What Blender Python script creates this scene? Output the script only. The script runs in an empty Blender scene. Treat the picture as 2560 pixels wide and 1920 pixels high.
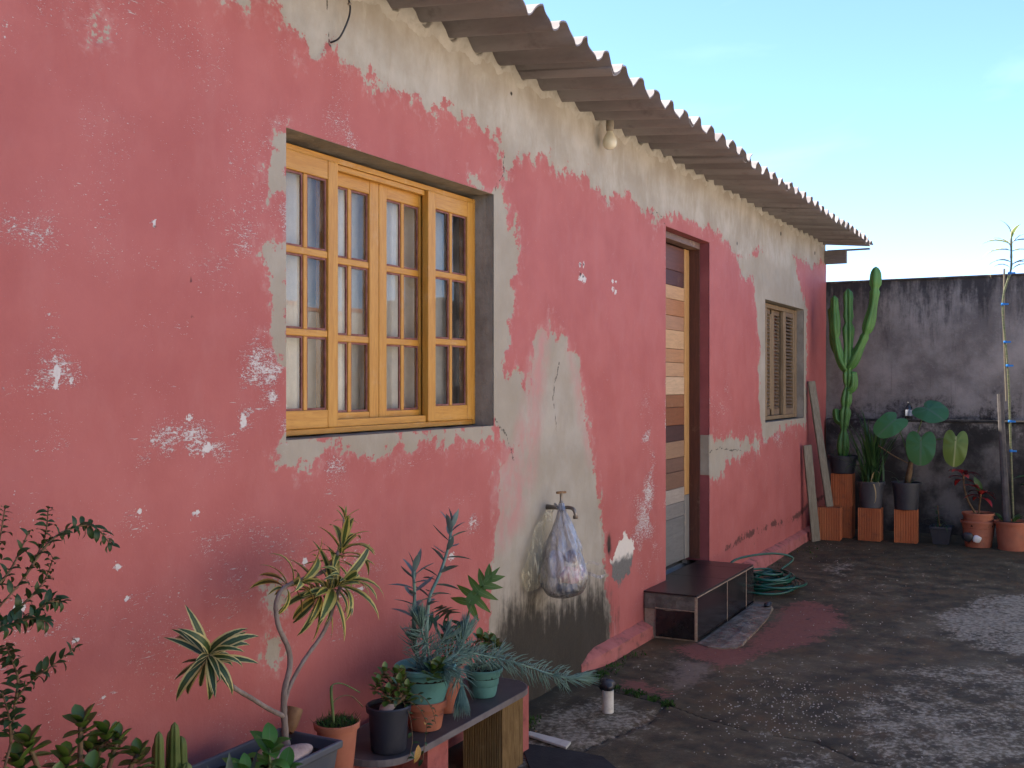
import bpy, math, random
import numpy as np
from mathutils import Vector, Matrix
R = math.radians
rnd = random.Random(7)
scene = bpy.context.scene
COL = scene.collection

# ------------------------------------------------------------------ camera
cam_d = bpy.data.cameras.new('camera')
cam_d.sensor_width = 36.0
cam_d.lens = 37.4
cam_d.clip_end = 900
cam = bpy.data.objects.new('camera', cam_d)
COL.objects.link(cam)
cam.location = (0, -2.2027, 1.4444)
cam.rotation_euler = (R(90.0), 0, 0.4906 - math.pi / 2)
scene.camera = cam

# ------------------------------------------------------------------ sky, sun, exposure
SUN_AZ, SUN_EL = R(86), R(57)          # azimuth from +x towards +y: behind the house
sun_dir = Vector((math.cos(SUN_EL) * math.cos(SUN_AZ), math.cos(SUN_EL) * math.sin(SUN_AZ), math.sin(SUN_EL)))
world = bpy.data.worlds.new('World')
scene.world = world
world.use_nodes = True
wn, wl = world.node_tree.nodes, world.node_tree.links
wn.clear()
sky = wn.new('ShaderNodeTexSky')
sky.sky_type = 'NISHITA'
sky.sun_disc = False
sky.sun_elevation = SUN_EL
sky.sun_rotation = math.atan2(sun_dir.x, sun_dir.y)
sky.altitude = 2500
sky.air_density = 0.9
sky.dust_density = 0.1
sky.ozone_density = 5.0
bg = wn.new('ShaderNodeBackground')
bg.inputs[1].default_value = 0.100
wo = wn.new('ShaderNodeOutputWorld')
# faint thin cloud veils all over the sky
tc = wn.new('ShaderNodeTexCoord')
mp = wn.new('ShaderNodeMapping')
mp.inputs['Scale'].default_value = (1.2, 1.2, 5.0)
nz = wn.new('ShaderNodeTexNoise')
nz.inputs['Scale'].default_value = 2.2
nz.inputs['Detail'].default_value = 7
nz.inputs['Distortion'].default_value = 0.8
rp = wn.new('ShaderNodeValToRGB')
rp.color_ramp.elements[0].position = 0.56
rp.color_ramp.elements[0].color = (0, 0, 0, 1)
rp.color_ramp.elements[1].position = 0.85
rp.color_ramp.elements[1].color = (0.22, 0.22, 0.22, 1)
mx = wn.new('ShaderNodeMix')
mx.data_type = 'RGBA'
mx.inputs[7].default_value = (4.0, 5.0, 6.5, 1)
wl.new(tc.outputs['Generated'], mp.inputs[0])
wl.new(mp.outputs[0], nz.inputs['Vector'])
wl.new(nz.outputs[0], rp.inputs[0])
wl.new(rp.outputs[0], mx.inputs[0])
wl.new(sky.outputs[0], mx.inputs[6])
wl.new(mx.outputs[2], bg.inputs[0])
wl.new(bg.outputs[0], wo.inputs[0])

sun_d = bpy.data.lights.new('sun', 'SUN')
sun_d.energy = 5.0
sun_d.angle = R(0.53)
sun_d.color = (1.0, 0.91, 0.79)
sun = bpy.data.objects.new('sun', sun_d)
COL.objects.link(sun)
sun.location = sun_dir * 40
sun.rotation_euler = sun_dir.to_track_quat('Z', 'Y').to_euler()

scene.view_settings.view_transform = 'Standard'
scene.view_settings.look = 'None'
scene.view_settings.exposure = 2.16
scene.view_settings.gamma = 1.0
scene.view_settings.use_curve_mapping = False
try:
    scene.cycles.use_denoising = True
    scene.cycles.max_bounces = 10
    scene.cycles.transparent_max_bounces = 16
    scene.cycles.caustics_reflective = False
    scene.cycles.caustics_refractive = False
except Exception:
    pass

# ------------------------------------------------------------------ material helpers
class NT:
    def __init__(self, name):
        self.m = bpy.data.materials.new(name)
        self.m.use_nodes = True
        self.n, self.l = self.m.node_tree.nodes, self.m.node_tree.links
        self.n.clear()
        self.out = self.n.new('ShaderNodeOutputMaterial')
        self.p = self.n.new('ShaderNodeBsdfPrincipled')
        self.l.new(self.p.outputs[0], self.out.inputs[0])
    def link(self, a, b):
        self.l.new(a, b)
    def setv(self, sock, v):
        if isinstance(v, (int, float)):
            sock.default_value = v
        elif isinstance(v, tuple):
            sock.default_value = v if len(v) == len(sock.default_value) else tuple(v) + (1,)
        else:
            self.l.new(v, sock)
    def math(self, op, a, b=0.0, c=None, clamp=False):
        n = self.n.new('ShaderNodeMath')
        n.operation = op
        n.use_clamp = clamp
        self.setv(n.inputs[0], a)
        self.setv(n.inputs[1], b)
        if c is not None:
            self.setv(n.inputs[2], c)
        return n.outputs[0]
    def mix(self, f, a, b, mode='MIX'):
        n = self.n.new('ShaderNodeMix')
        n.data_type = 'RGBA'
        n.blend_type = mode
        self.setv(n.inputs[0], f)
        self.setv(n.inputs[6], a)
        self.setv(n.inputs[7], b)
        return n.outputs[2]
    def step(self, v, lo, hi):
        n = self.n.new('ShaderNodeMapRange')
        n.interpolation_type = 'SMOOTHSTEP'
        self.setv(n.inputs[0], v)
        n.inputs[1].default_value = lo
        n.inputs[2].default_value = hi
        return n.outputs[0]
    def coord(self, stretch=(1, 1, 1), rand=True, loc=(0, 0, 0)):
        t = self.n.new('ShaderNodeTexCoord')
        m = self.n.new('ShaderNodeMapping')
        m.inputs['Scale'].default_value = stretch
        m.inputs['Location'].default_value = loc
        self.l.new(t.outputs['Object'], m.inputs[0])
        if not rand:
            return m.outputs[0]
        o = self.n.new('ShaderNodeObjectInfo')
        v = self.n.new('ShaderNodeVectorMath')
        v.operation = 'ADD'
        s = self.n.new('ShaderNodeVectorMath')
        s.operation = 'SCALE'
        s.inputs[0].default_value = (17.3, 9.1, 23.7)
        self.l.new(o.outputs['Random'], s.inputs['Scale'])
        self.l.new(m.outputs[0], v.inputs[0])
        self.l.new(s.outputs[0], v.inputs[1])
        return v.outputs[0]
    def noise(self, scale, detail=5, rough=0.55, stretch=(1, 1, 1), rand=True, dist=0.0, loc=(0, 0, 0)):
        n = self.n.new('ShaderNodeTexNoise')
        n.inputs['Scale'].default_value = scale
        n.inputs['Detail'].default_value = detail
        n.inputs['Roughness'].default_value = rough
        n.inputs['Distortion'].default_value = dist
        self.l.new(self.coord(stretch, rand, loc), n.inputs['Vector'])
        return n.outputs[0]
    def attr(self, name):
        n = self.n.new('ShaderNodeAttribute')
        n.attribute_name = name
        return n.outputs['Fac']
    def bump(self, h, strength=0.3, dist=0.01, normal=None):
        n = self.n.new('ShaderNodeBump')
        n.inputs['Strength'].default_value = strength
        n.inputs['Distance'].default_value = dist
        self.setv(n.inputs['Height'], h)
        if normal is not None:
            self.l.new(normal, n.inputs['Normal'])
        return n.outputs[0]
    def base(self, col, rough=0.7, spec=0.4, normal=None):
        self.setv(self.p.inputs['Base Color'], col)
        self.setv(self.p.inputs['Roughness'], rough)
        self.p.inputs['Specular IOR Level'].default_value = spec
        if normal is not None:
            self.l.new(normal, self.p.inputs['Normal'])
        return self.m

def mat(name, c1, c2, scale=6, rough=0.7, spec=0.4, bump=0.15, bscale=60, bdist=0.004, stretch=(1, 1, 1), dirt=None, dirt_amt=0.4, metallic=0.0, detail=6):
    t = NT(name)
    col = t.mix(t.step(t.noise(scale, detail, 0.6, stretch), 0.3, 0.7), c1, c2)
    if dirt:
        d = t.step(t.noise(scale * 2.3, 7, 0.65, loc=(3, 1, 7)), 0.48, 0.72)
        col = t.mix(t.math('MULTIPLY', d, dirt_amt), col, dirt)
    nrm = t.bump(t.noise(bscale, 5, 0.6, stretch), bump, bdist) if bump else None
    t.p.inputs['Metallic'].default_value = metallic
    return t.base(col, rough, spec, nrm)

def wood(name, c1, c2, c3, axis='z', rough=0.5, wear=0.3, scale=10):
    st = {'z': (6, 6, 0.5), 'x': (0.5, 6, 6), 'y': (6, 0.5, 6)}[axis]
    t = NT(name)
    g = t.noise(scale, 7, 0.65, st, dist=1.2)
    col = t.mix(t.step(g, 0.32, 0.68), c1, c2)
    f = t.noise(scale * 5, 4, 0.6, st, loc=(5, 5, 5))
    col = t.mix(t.math('MULTIPLY', t.step(f, 0.5, 0.75), 0.55), col, c3)
    w = t.step(t.noise(9, 8, 0.7, loc=(2, 8, 4)), 0.56, 0.72)
    col = t.mix(t.math('MULTIPLY', w, wear), col, (0.62, 0.45, 0.28))
    return t.base(col, rough, 0.35, t.bump(g, 0.25, 0.003))

# ------------------------------------------------------------------ mesh helpers
class MB:
    def __init__(self):
        self.v, self.f, self.uv = [], [], None
    def add(self, vs, fs):
        o = len(self.v)
        self.v += [tuple(p) for p in vs]
        self.f += [tuple(i + o for i in f) for f in fs]
        return self
    def box(self, x0, x1, y0, y1, z0, z1, M=None):
        vs = [Vector(p) for p in ((x0, y0, z0), (x1, y0, z0), (x1, y1, z0), (x0, y1, z0), (x0, y0, z1), (x1, y0, z1), (x1, y1, z1), (x0, y1, z1))]
        if M is not None:
            vs = [M @ p for p in vs]
        return self.add(vs, [(3, 2, 1, 0), (4, 5, 6, 7), (0, 1, 5, 4), (1, 2, 6, 5), (2, 3, 7, 6), (3, 0, 4, 7)])
    def tube(self, pts, rad, n=8, cap=True, shape=None):
        pts = [Vector(p) for p in pts]
        if not isinstance(rad, (list, tuple)):
            rad = [rad] * len(pts)
        vs, fs = [], []
        up = None
        for i, p in enumerate(pts):
            d = (pts[min(i + 1, len(pts) - 1)] - pts[max(i - 1, 0)])
            d = d.normalized() if d.length > 1e-9 else Vector((0, 0, 1))
            if up is None:
                up = Vector((1, 0, 0)) if abs(d.x) < 0.9 else Vector((0, 1, 0))
            a = (up - d * up.dot(d)).normalized()
            b = d.cross(a)
            up = a
            for k in range(n):
                th = 2 * math.pi * k / n
                q = rad[i] * (shape(th) if shape else 1)
                vs.append(p + a * math.cos(th) * q + b * math.sin(th) * q)
        for i in range(len(pts) - 1):
            for k in range(n):
                k2 = (k + 1) % n
                fs.append((i * n + k, i * n + k2, (i + 1) * n + k2, (i + 1) * n + k))
        if cap:
            fs.append(tuple(range(n - 1, -1, -1)))
            fs.append(tuple((len(pts) - 1) * n + k for k in range(n)))
        return self.add(vs, fs)
    def lathe(self, prof, c=(0, 0, 0), n=28, wob=None):
        vs, fs = [], []
        for r, z in prof:
            for k in range(n):
                th = 2 * math.pi * k / n
                q = r * (wob(th, z) if wob else 1)
                vs.append((c[0] + q * math.cos(th), c[1] + q * math.sin(th), c[2] + z))
        for i in range(len(prof) - 1):
            for k in range(n):
                k2 = (k + 1) % n
                fs.append((i * n + k, i * n + k2, (i + 1) * n + k2, (i + 1) * n + k))
        fs.append(tuple(range(n - 1, -1, -1)))
        fs.append(tuple((len(prof) - 1) * n + k for k in range(n)))
        return self.add(vs, fs)
    def blob(self, c, r, n=14, m=9, seed=0, amp=0.15, freq=2.0):
        g = random.Random(seed)
        ph = [(g.uniform(0.6, 1.4) * freq, g.uniform(0.6, 1.4) * freq, g.uniform(0, 6.3), g.uniform(0.3, 1)) for _ in range(7)]
        vs, fs = [], []
        for i in range(m + 1):
            t = math.pi * i / m
            for k in range(n):
                a = 2 * math.pi * k / n
                d = Vector((math.sin(t) * math.cos(a), math.sin(t) * math.sin(a), math.cos(t)))
                w = 1 + amp * sum(q[3] * math.sin(q[0] * d.x * 2 + q[1] * d.y * 2 + q[2] + d.z * q[0]) for q in ph) / 3
                vs.append((c[0] + d.x * r[0] * w, c[1] + d.y * r[1] * w, c[2] + d.z * r[2] * w))
        for i in range(m):
            for k in range(n):
                k2 = (k + 1) % n
                fs.append((i * n + k, (i + 1) * n + k, (i + 1) * n + k2, i * n + k2))
        return self.add(vs, fs)
    def prism(self, poly, z0, z1):
        n = len(poly)
        vs = [(p[0], p[1], z0) for p in poly] + [(p[0], p[1], z1) for p in poly]
        fs = [tuple(range(n - 1, -1, -1)), tuple(range(n, 2 * n))] + [(i, (i + 1) % n, n + (i + 1) % n, n + i) for i in range(n)]
        return self.add(vs, fs)
    def mesh(self, name, origin=(0, 0, 0), smooth=False):
        me = bpy.data.meshes.new(name)
        ox, oy, oz = origin
        me.from_pydata([(x - ox, y - oy, z - oz) for x, y, z in self.v], [], self.f)
        if smooth:
            me.polygons.foreach_set('use_smooth', [True] * len(me.polygons))
        me.update()
        return me
    def build(self, name, m, parent=None, smooth=False, bevel=0.0, segs=2, origin=None, autosmooth=None):
        o0 = tuple(world_loc(parent)) if parent is not None else (origin or (0, 0, 0))
        me = self.mesh(name, o0, smooth)
        if m is not None:
            me.materials.append(m)
        o = bpy.data.objects.new(name, me)
        COL.objects.link(o)
        if parent is not None:
            o.parent = parent
        elif origin:
            o.location = origin
        if bevel:
            b = o.modifiers.new('bevel', 'BEVEL')
            b.width = bevel
            b.segments = segs
            b.limit_method = 'ANGLE'
        if autosmooth:
            me.polygons.foreach_set('use_smooth', [True] * len(me.polygons))
            me.set_sharp_from_angle(angle=R(autosmooth))
        return o

def world_loc(o):
    v = Vector((0, 0, 0))
    while o is not None:
        v += o.location
        o = o.parent
    return v

def tag(o, label=None, cat=None, group=None, kind=None):
    if label: o['label'] = label
    if cat: o['category'] = cat
    if group: o['group'] = group
    if kind: o['kind'] = kind
    return o

def thing(name, loc, label, cat, group=None):
    o = bpy.data.objects.new(name, None)
    o.empty_display_size = 0.1
    COL.objects.link(o)
    o.location = loc
    return tag(o, label, cat, group)

def inst(name, me, parent, loc, d=None, up=(0, 0, 1), scale=(1, 1, 1)):
    """place a shared mesh as one object under parent; mesh's +x goes to d, +z towards up"""
    o = bpy.data.objects.new(name, me)
    COL.objects.link(o)
    o.parent = parent
    M = Matrix.Identity(3)
    if d is not None:
        x = Vector(d).normalized()
        u = Vector(up)
        z = u - x * u.dot(x)
        if z.length < 1e-4:
            z = Vector((1, 0, 0)) - x * x.x
        z.normalize()
        y = z.cross(x)
        M = Matrix((x, y, z)).transposed()
    p = Vector(loc) - world_loc(parent)
    o.matrix_local = Matrix.Translation(p) @ M.to_4x4() @ Matrix.Diagonal((*scale, 1))
    return o

def catmull(pts, n=4):
    pts = [Vector(p) for p in pts]
    out = []
    for i in range(len(pts) - 1):
        p0, p1, p2, p3 = pts[max(i - 1, 0)], pts[i], pts[i + 1], pts[min(i + 2, len(pts) - 1)]
        for k in range(n):
            t = k / n
            out.append(0.5 * ((2 * p1) + (p2 - p0) * t + (2 * p0 - 5 * p1 + 4 * p2 - p3) * t * t + (3 * p1 - p0 - 3 * p2 + p3) * t ** 3))
    out.append(pts[-1])
    return out

def gz(x):
    """height of the yard's concrete, which rises a little towards the back wall"""
    return max(0.0, min(0.05, (x - 6.5) * 0.014))

# numpy value noise
def vnoise(x, y, seed):
    xi, yi = np.floor(x).astype(np.int64), np.floor(y).astype(np.int64)
    xf, yf = x - xi, y - yi
    def h(a, b):
        n = (a * 374761393 + b * 668265263 + seed * 982451653) & 0x7fffffff
        n = (n ^ (n >> 13)) * 1274126177 & 0x7fffffff
        return ((n ^ (n >> 16)) & 0xffff) / 65535.0
    u, v = xf * xf * (3 - 2 * xf), yf * yf * (3 - 2 * yf)
    return (h(xi, yi) * (1 - u) + h(xi + 1, yi) * u) * (1 - v) + (h(xi, yi + 1) * (1 - u) + h(xi + 1, yi + 1) * u) * v

def fbm(x, y, seed, o=4):
    s, a, t = 0, 1.0, 0
    for i in range(o):
        s = s + a * vnoise(x * 2 ** i, y * 2 ** i, seed + i * 17)
        t += a
        a *= 0.55
    return s / t

def sdf(poly, X, Y):
    """signed distance to a polygon, positive inside"""
    d = np.full(X.shape, 1e9)
    ins = np.zeros(X.shape, bool)
    n = len(poly)
    for i in range(n):
        ax, ay = poly[i]
        bx, by = poly[(i + 1) % n]
        ex, ey = bx - ax, by - ay
        wx, wy = X - ax, Y - ay
        t = np.clip((wx * ex + wy * ey) / max(ex * ex + ey * ey, 1e-12), 0, 1)
        d = np.minimum(d, (wx - ex * t) ** 2 + (wy - ey * t) ** 2)
        c = ((ay > Y) != (by > Y)) & (X < ex * (Y - ay) / (ey if abs(ey) > 1e-12 else 1e-12) + ax)
        ins ^= c
    d = np.sqrt(d)
    return np.where(ins, d, -d)

def dist_line(pts, X, Y):
    d = np.full(X.shape, 1e9)
    for (ax, ay), (bx, by) in zip(pts, pts[1:]):
        ex, ey = bx - ax, by - ay
        t = np.clip(((X - ax) * ex + (Y - ay) * ey) / (ex * ex + ey * ey), 0, 1)
        d = np.minimum(d, (X - ax - ex * t) ** 2 + (Y - ay - ey * t) ** 2)
    return np.sqrt(d)

def grid_object(name, us, vs, pos, attrs, m, parent=None, holes=(), flip=False):
    """grid mesh over us x vs with float attributes; holes are (u0,u1,v0,v1)"""
    U, V = np.meshgrid(us, vs)
    co = pos(U, V)
    nu, nv = len(us), len(vs)
    i = np.arange(nu - 1)[None, :] + nu * np.arange(nv - 1)[:, None]
    q = np.stack([i, i + 1, i + nu + 1, i + nu], -1).reshape(-1, 4)
    if flip:
        q = q[:, ::-1]
    cu = ((us[:-1] + us[1:]) / 2)[None, :].repeat(nv - 1, 0).ravel()
    cv = ((vs[:-1] + vs[1:]) / 2)[:, None].repeat(nu - 1, 1).ravel()
    keep = np.ones(len(q), bool)
    for a, b, c, d in holes:
        keep &= ~((cu > a) & (cu < b) & (cv > c) & (cv < d))
    q = q[keep]
    me = bpy.data.meshes.new(name)
    me.vertices.add(co.shape[0] * co.shape[1])
    me.vertices.foreach_set('co', co.reshape(-1).astype(np.float32))
    me.loops.add(q.size)
    me.loops.foreach_set('vertex_index', q.ravel().astype(np.int32))
    me.polygons.add(len(q))
    me.polygons.foreach_set('loop_start', (np.arange(len(q)) * 4).astype(np.int32))
    me.update(calc_edges=True)
    me.polygons.foreach_set('use_smooth', np.ones(len(q), bool))
    for k, a in attrs(U, V).items():
        at = me.attributes.new(k, 'FLOAT', 'POINT')
        at.data.foreach_set('value', a.ravel().astype(np.float32))
    me.materials.append(m)
    me.validate()
    o = bpy.data.objects.new(name, me)
    COL.objects.link(o)
    if parent is not None:
        o.parent = parent
    return o

def lines(lo, hi, step, extra=()):
    a = list(np.arange(lo, hi + 1e-6, step))
    a = [v for v in a if all(abs(v - e) > step * 0.45 for e in extra)] + list(extra)
    return np.array(sorted(a))

# ================================================================== ground and yard
t = NT('earth')
M_earth = t.base(t.mix(t.noise(0.6, 8), (0.07, 0.05, 0.035), (0.10, 0.085, 0.05)), 0.95, 0.2)
g = MB().add([(-300, -300, -0.06), (300, -300, -0.06), (300, 300, -0.06), (-300, 300, -0.06)], [(0, 1, 2, 3)]).build('ground', M_earth)
tag(g, kind='structure')

GP = {
 'whiteA': [[7.055,-1.438],[7.685,-1.571],[8.023,-1.868],[7.502,-2.119],[6.249,-2.134],[6.252,-1.942],[6.359,-1.727],[6.562,-1.541]],
 'grayB': [[4.689,-1.326],[5.14,-1.304],[5.749,-1.403],[6.047,-1.951],[5.595,-2.141],[4.307,-2.3],[3.974,-1.541],[4.342,-1.409]],
 'speckC': [[4.769,-0.621],[5.181,-0.722],[5.263,-1.043],[5.182,-1.38],[4.629,-1.468],[4.201,-1.366],[4.285,-1.074],[4.54,-0.782]],
 'slabD': [[3.828,-0.10],[4.239,-0.10],[4.527,-0.29],[4.469,-0.583],[4.225,-0.57],[3.776,-0.48],[3.436,-0.42],[3.469,-0.2]],
 'tanE': [[5.357,-0.299],[5.394,-0.563],[5.036,-0.626],[4.738,-0.564],[4.831,-0.416]],
 'red1': [[5.685,-0.317],[5.767,-0.554],[6.802,-0.499],[7.137,-0.569],[7.089,-0.788],[6.584,-0.971],[6.027,-0.9],[5.579,-0.708],[5.22,-0.616],[5.392,-0.363],[5.581,-0.192]],
 'red2': [[4.721,-0.246],[4.571,-0.557],[4.738,-0.564],[4.903,-0.245]],
 'spot': [[8.283,-0.515],[8.651,-0.547],[8.463,-0.635],[8.032,-0.65]],
 'botlite': [[3.971,-1.14],[4.167,-1.196],[4.201,-1.366],[3.808,-1.413],[3.699,-1.213]],
}
CRACK1 = [[4.73,-0.097],[4.629,-0.285],[4.571,-0.557],[4.457,-0.766],[4.371,-0.993],[4.383,-1.256],[4.243,-1.444],[4.2,-2.2],[4.3,-3.4],[4.25,-5.2]]
CRACK2 = [[4.571,-0.557],[4.283,-0.577],[3.971,-0.497],[3.646,-0.446],[3.1,-0.52],[2.0,-0.5],[0,-0.55],[-3,-0.5]]

t = NT('yard_concrete')
n_big, n_mid, n_fine, n_grit = t.noise(1.6, 8, 0.62, rand=False), t.noise(7, 8, 0.65, rand=False), t.noise(38, 7, 0.65, rand=False), t.noise(160, 3, 0.6, rand=False)
dark = t.mix(t.step(n_mid, 0.35, 0.68), (0.034, 0.024, 0.0105), (0.112, 0.081, 0.040))
dark = t.mix(t.math('MULTIPLY', t.step(n_big, 0.50, 0.66), 0.65), dark, (0.135, 0.102, 0.056))
dark = t.mix(t.math('MULTIPLY', t.step(t.noise(3.1, 7, 0.6, rand=False, loc=(4, 9, 2)), 0.52, 0.66), 0.55), dark, (0.115, 0.064, 0.024))
pale = t.mix(t.step(n_fine, 0.35, 0.65), (0.145, 0.118, 0.080), (0.35, 0.295, 0.210))
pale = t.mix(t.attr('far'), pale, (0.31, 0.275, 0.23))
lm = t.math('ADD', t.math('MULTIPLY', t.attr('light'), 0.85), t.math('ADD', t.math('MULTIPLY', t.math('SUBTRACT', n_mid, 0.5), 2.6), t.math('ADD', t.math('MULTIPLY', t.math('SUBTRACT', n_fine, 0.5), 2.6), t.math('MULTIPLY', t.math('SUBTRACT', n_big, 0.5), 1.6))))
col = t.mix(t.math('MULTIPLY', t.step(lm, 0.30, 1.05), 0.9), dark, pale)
tan_m = t.math('ADD', t.attr('tan'), t.math('ADD', t.math('MULTIPLY', t.math('SUBTRACT', n_fine, 0.5), 1.2), t.math('MULTIPLY', t.math('SUBTRACT', n_mid, 0.5), 1.0)))
col = t.mix(t.math('MULTIPLY', t.step(tan_m, 0.3, 0.9), 0.75), col, (0.20, 0.145, 0.105))
red_m = t.math('ADD', t.attr('red'), t.math('ADD', t.math('MULTIPLY', t.math('SUBTRACT', n_fine, 0.5), 1.6), t.math('MULTIPLY', t.math('SUBTRACT', n_mid, 0.5), 1.3)))
col = t.mix(t.math('MULTIPLY', t.step(red_m, 0.35, 0.75), 0.85), col, t.mix(n_fine, (0.17, 0.052, 0.036), (0.28, 0.095, 0.068)))
vor = t.n.new('ShaderNodeTexVoronoi')
vor.inputs['Scale'].default_value = 30
t.link(t.coord((1, 1.5, 1), False), vor.inputs['Vector'])
sp = t.math('MULTIPLY', t.step(t.math('SUBTRACT', t.math('ADD', 0.10, t.math('MULTIPLY', t.math('SUBTRACT', t.noise(14, 4, rand=False), 0.5), 0.9)), vor.outputs['Distance']), 0.0, 0.06), t.step(t.math('ADD', t.attr('speck'), t.math('MULTIPLY', t.math('SUBTRACT', n_mid, 0.5), 1.2)), 0.2, 0.7))
col = t.mix(sp, col, (0.40, 0.35, 0.28))
cr = t.math('ADD', t.attr('crack'), t.math('MULTIPLY', t.math('SUBTRACT', n_fine, 0.5), 0.02))
crm = t.step(cr, 0.011, 0.002)
col = t.mix(t.math('MULTIPLY', crm, 0.85), col, (0.012, 0.011, 0.009))
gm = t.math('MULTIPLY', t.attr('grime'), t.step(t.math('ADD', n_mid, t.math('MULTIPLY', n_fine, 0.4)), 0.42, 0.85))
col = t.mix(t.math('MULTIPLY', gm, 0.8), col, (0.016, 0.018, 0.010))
h = t.math('ADD', t.math('MULTIPLY', n_grit, 0.35), t.math('ADD', n_fine, t.math('MULTIPLY', crm, -2.5)))
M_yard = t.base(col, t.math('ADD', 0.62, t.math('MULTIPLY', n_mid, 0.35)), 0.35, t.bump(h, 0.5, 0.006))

def yard_pos(X, Y):
    Z = np.clip((X - 6.5) * 0.014, 0, 0.05)
    und = (fbm(X * 1.3, Y * 1.3, 5, 4) - 0.5) * 0.012 + (fbm(X * 9, Y * 9, 8, 3) - 0.5) * 0.004
    d = np.minimum(dist_line(CRACK1, X, Y), dist_line(CRACK2, X, Y))
    return np.stack([X, Y, Z + und - 0.010 * np.exp(-(d / 0.012) ** 2)], -1)

def yard_attr(X, Y):
    wob = (fbm(X * 4, Y * 4, 21, 4) - 0.5) * 0.5
    s = {k: np.clip(sdf(p, X, Y) / 0.18 + 0.5 + wob, 0, 1) for k, p in GP.items()}
    nearx = np.clip((X - 8.4) / 1.6, 0, 1)
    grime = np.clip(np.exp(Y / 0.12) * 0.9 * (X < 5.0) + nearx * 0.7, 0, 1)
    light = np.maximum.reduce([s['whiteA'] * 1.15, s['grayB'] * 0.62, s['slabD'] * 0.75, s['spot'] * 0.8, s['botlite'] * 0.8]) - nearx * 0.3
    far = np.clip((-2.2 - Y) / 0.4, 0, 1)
    return {'far': far, 'light': np.maximum(light, far * 1.6), 'tan': np.maximum(s['tanE'], s['spot'] * 0.6) * 0.8, 'red': np.maximum(s['red1'] * 0.85, s['red2'] * 0.8),
            'speck': s['speckC'], 'crack': np.minimum(dist_line(CRACK1, X, Y), dist_line(CRACK2, X, Y)), 'grime': grime}

yx = np.concatenate([np.arange(-4, 3.2, 0.2), np.arange(3.2, 10.8, 0.02)])
yy = np.concatenate([np.arange(-5.3, -2.6, 0.2), np.arange(-2.6, 0.06, 0.02)])
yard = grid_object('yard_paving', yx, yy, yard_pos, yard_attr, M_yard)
tag(yard, kind='structure')

# ================================================================== house
house = thing('house', (0, 0, 0), 'single-storey pink house with peeling paint, bare plaster patches and corrugated roof', 'house')
WIN = (2.616, 3.958, 1.267, 2.252)
DOOR = (6.09, 6.945, 0.250, 2.397)
SW = (8.384, 9.716, 1.138, 2.118)
XC = 10.66
WP = {
'band':[[-2,2.9],[1.2,2.75],[1.8,2.66],[2.186,2.563],[2.331,2.558],[2.52,2.616],[2.573,2.592],[2.662,2.524],[2.803,2.538],[2.852,2.557],[2.955,2.504],[3.147,2.52],[3.358,2.52],[3.488,2.48],[3.556,2.522],[3.772,2.524],[3.928,2.509],[4.03,2.501],[4.072,2.389],[4.225,2.458],[4.508,2.489],[4.768,2.48],[4.935,2.474],[5.175,2.417],[5.432,2.495],[5.641,2.437],[5.939,2.421],[6.351,2.483],[7.119,2.494],[7.45,2.404],[7.685,2.345],[8.195,2.469],[9.083,2.449],[9.433,2.593],[10.096,2.561],[10.889,2.705],[10.994,3.454],[5.106,3.685],[-2,3.6]],
'arch':[[7.566,2.40],[7.71,2.235],[8.038,2.222],[8.12,1.879],[8.215,1.696],[8.191,1.329],[8.289,1.063],[8.415,0.984],[8.751,1.044],[9.095,1.09],[9.659,1.091],[9.806,1.024],[9.875,1.572],[9.889,2.124],[9.702,2.263],[9.487,2.411],[9.331,2.60]],
'doorR':[[6.93,1.084],[7.237,1.056],[7.696,1.018],[8.221,1.029],[8.208,0.94],[7.696,0.916],[7.348,0.92],[7.238,0.814],[7.078,0.81],[6.93,0.82]],
'winR':[[3.743,2.282],[3.826,2.292],[3.877,2.27],[3.989,2.282],[4.069,2.219],[4.103,2.149],[4.155,2.136],[4.174,1.996],[4.148,1.83],[4.097,1.741],[4.084,1.624],[4.076,1.51],[4.185,1.485],[4.23,1.401],[4.321,1.379],[4.368,1.251],[4.186,1.092],[3.994,1.184],[3.933,1.265],[3.929,2.245]],
'tap':[[4.511,1.748],[4.639,1.677],[4.8,1.58],[4.856,1.442],[4.913,1.3],[4.983,1.171],[5.03,1.038],[5.073,0.891],[5.122,0.717],[5.155,0.398],[5.25,0.17],[5.238,0.039],[4.949,-0.074],[4.104,-0.084],[3.917,0.1],[3.936,0.52],[3.956,0.713],[3.967,0.909],[3.995,1.124],[4.142,1.177],[4.23,1.338],[4.32,1.505],[4.39,1.634]],
'winB':[[2.606,1.274],[2.595,1.217],[2.578,1.196],[2.666,1.19],[2.783,1.213],[2.959,1.235],[3.026,1.208],[3.067,1.178],[3.181,1.174],[3.301,1.21],[3.561,1.214],[3.994,1.18],[3.973,1.274],[2.606,1.282]],
'winL1':[[2.63,2.262],[2.568,2.224],[2.559,2.184],[2.545,2.125],[2.528,2.061],[2.545,2.014],[2.62,2.072]],
'winL2':[[2.63,1.873],[2.539,1.882],[2.51,1.851],[2.506,1.804],[2.539,1.772],[2.548,1.677],[2.54,1.605],[2.577,1.523],[2.63,1.517]],
'low1':[[2.511,0.835],[2.579,0.829],[2.605,0.795],[2.618,0.742],[2.596,0.717],[2.557,0.717],[2.532,0.758],[2.507,0.791]],
'low2':[[2.536,0.665],[2.605,0.657],[2.601,0.6],[2.579,0.562],[2.537,0.565],[2.511,0.613]],
'streak':[[1.878,2.378],[1.892,2.383],[1.897,2.319],[1.871,2.312]],
}
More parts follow.
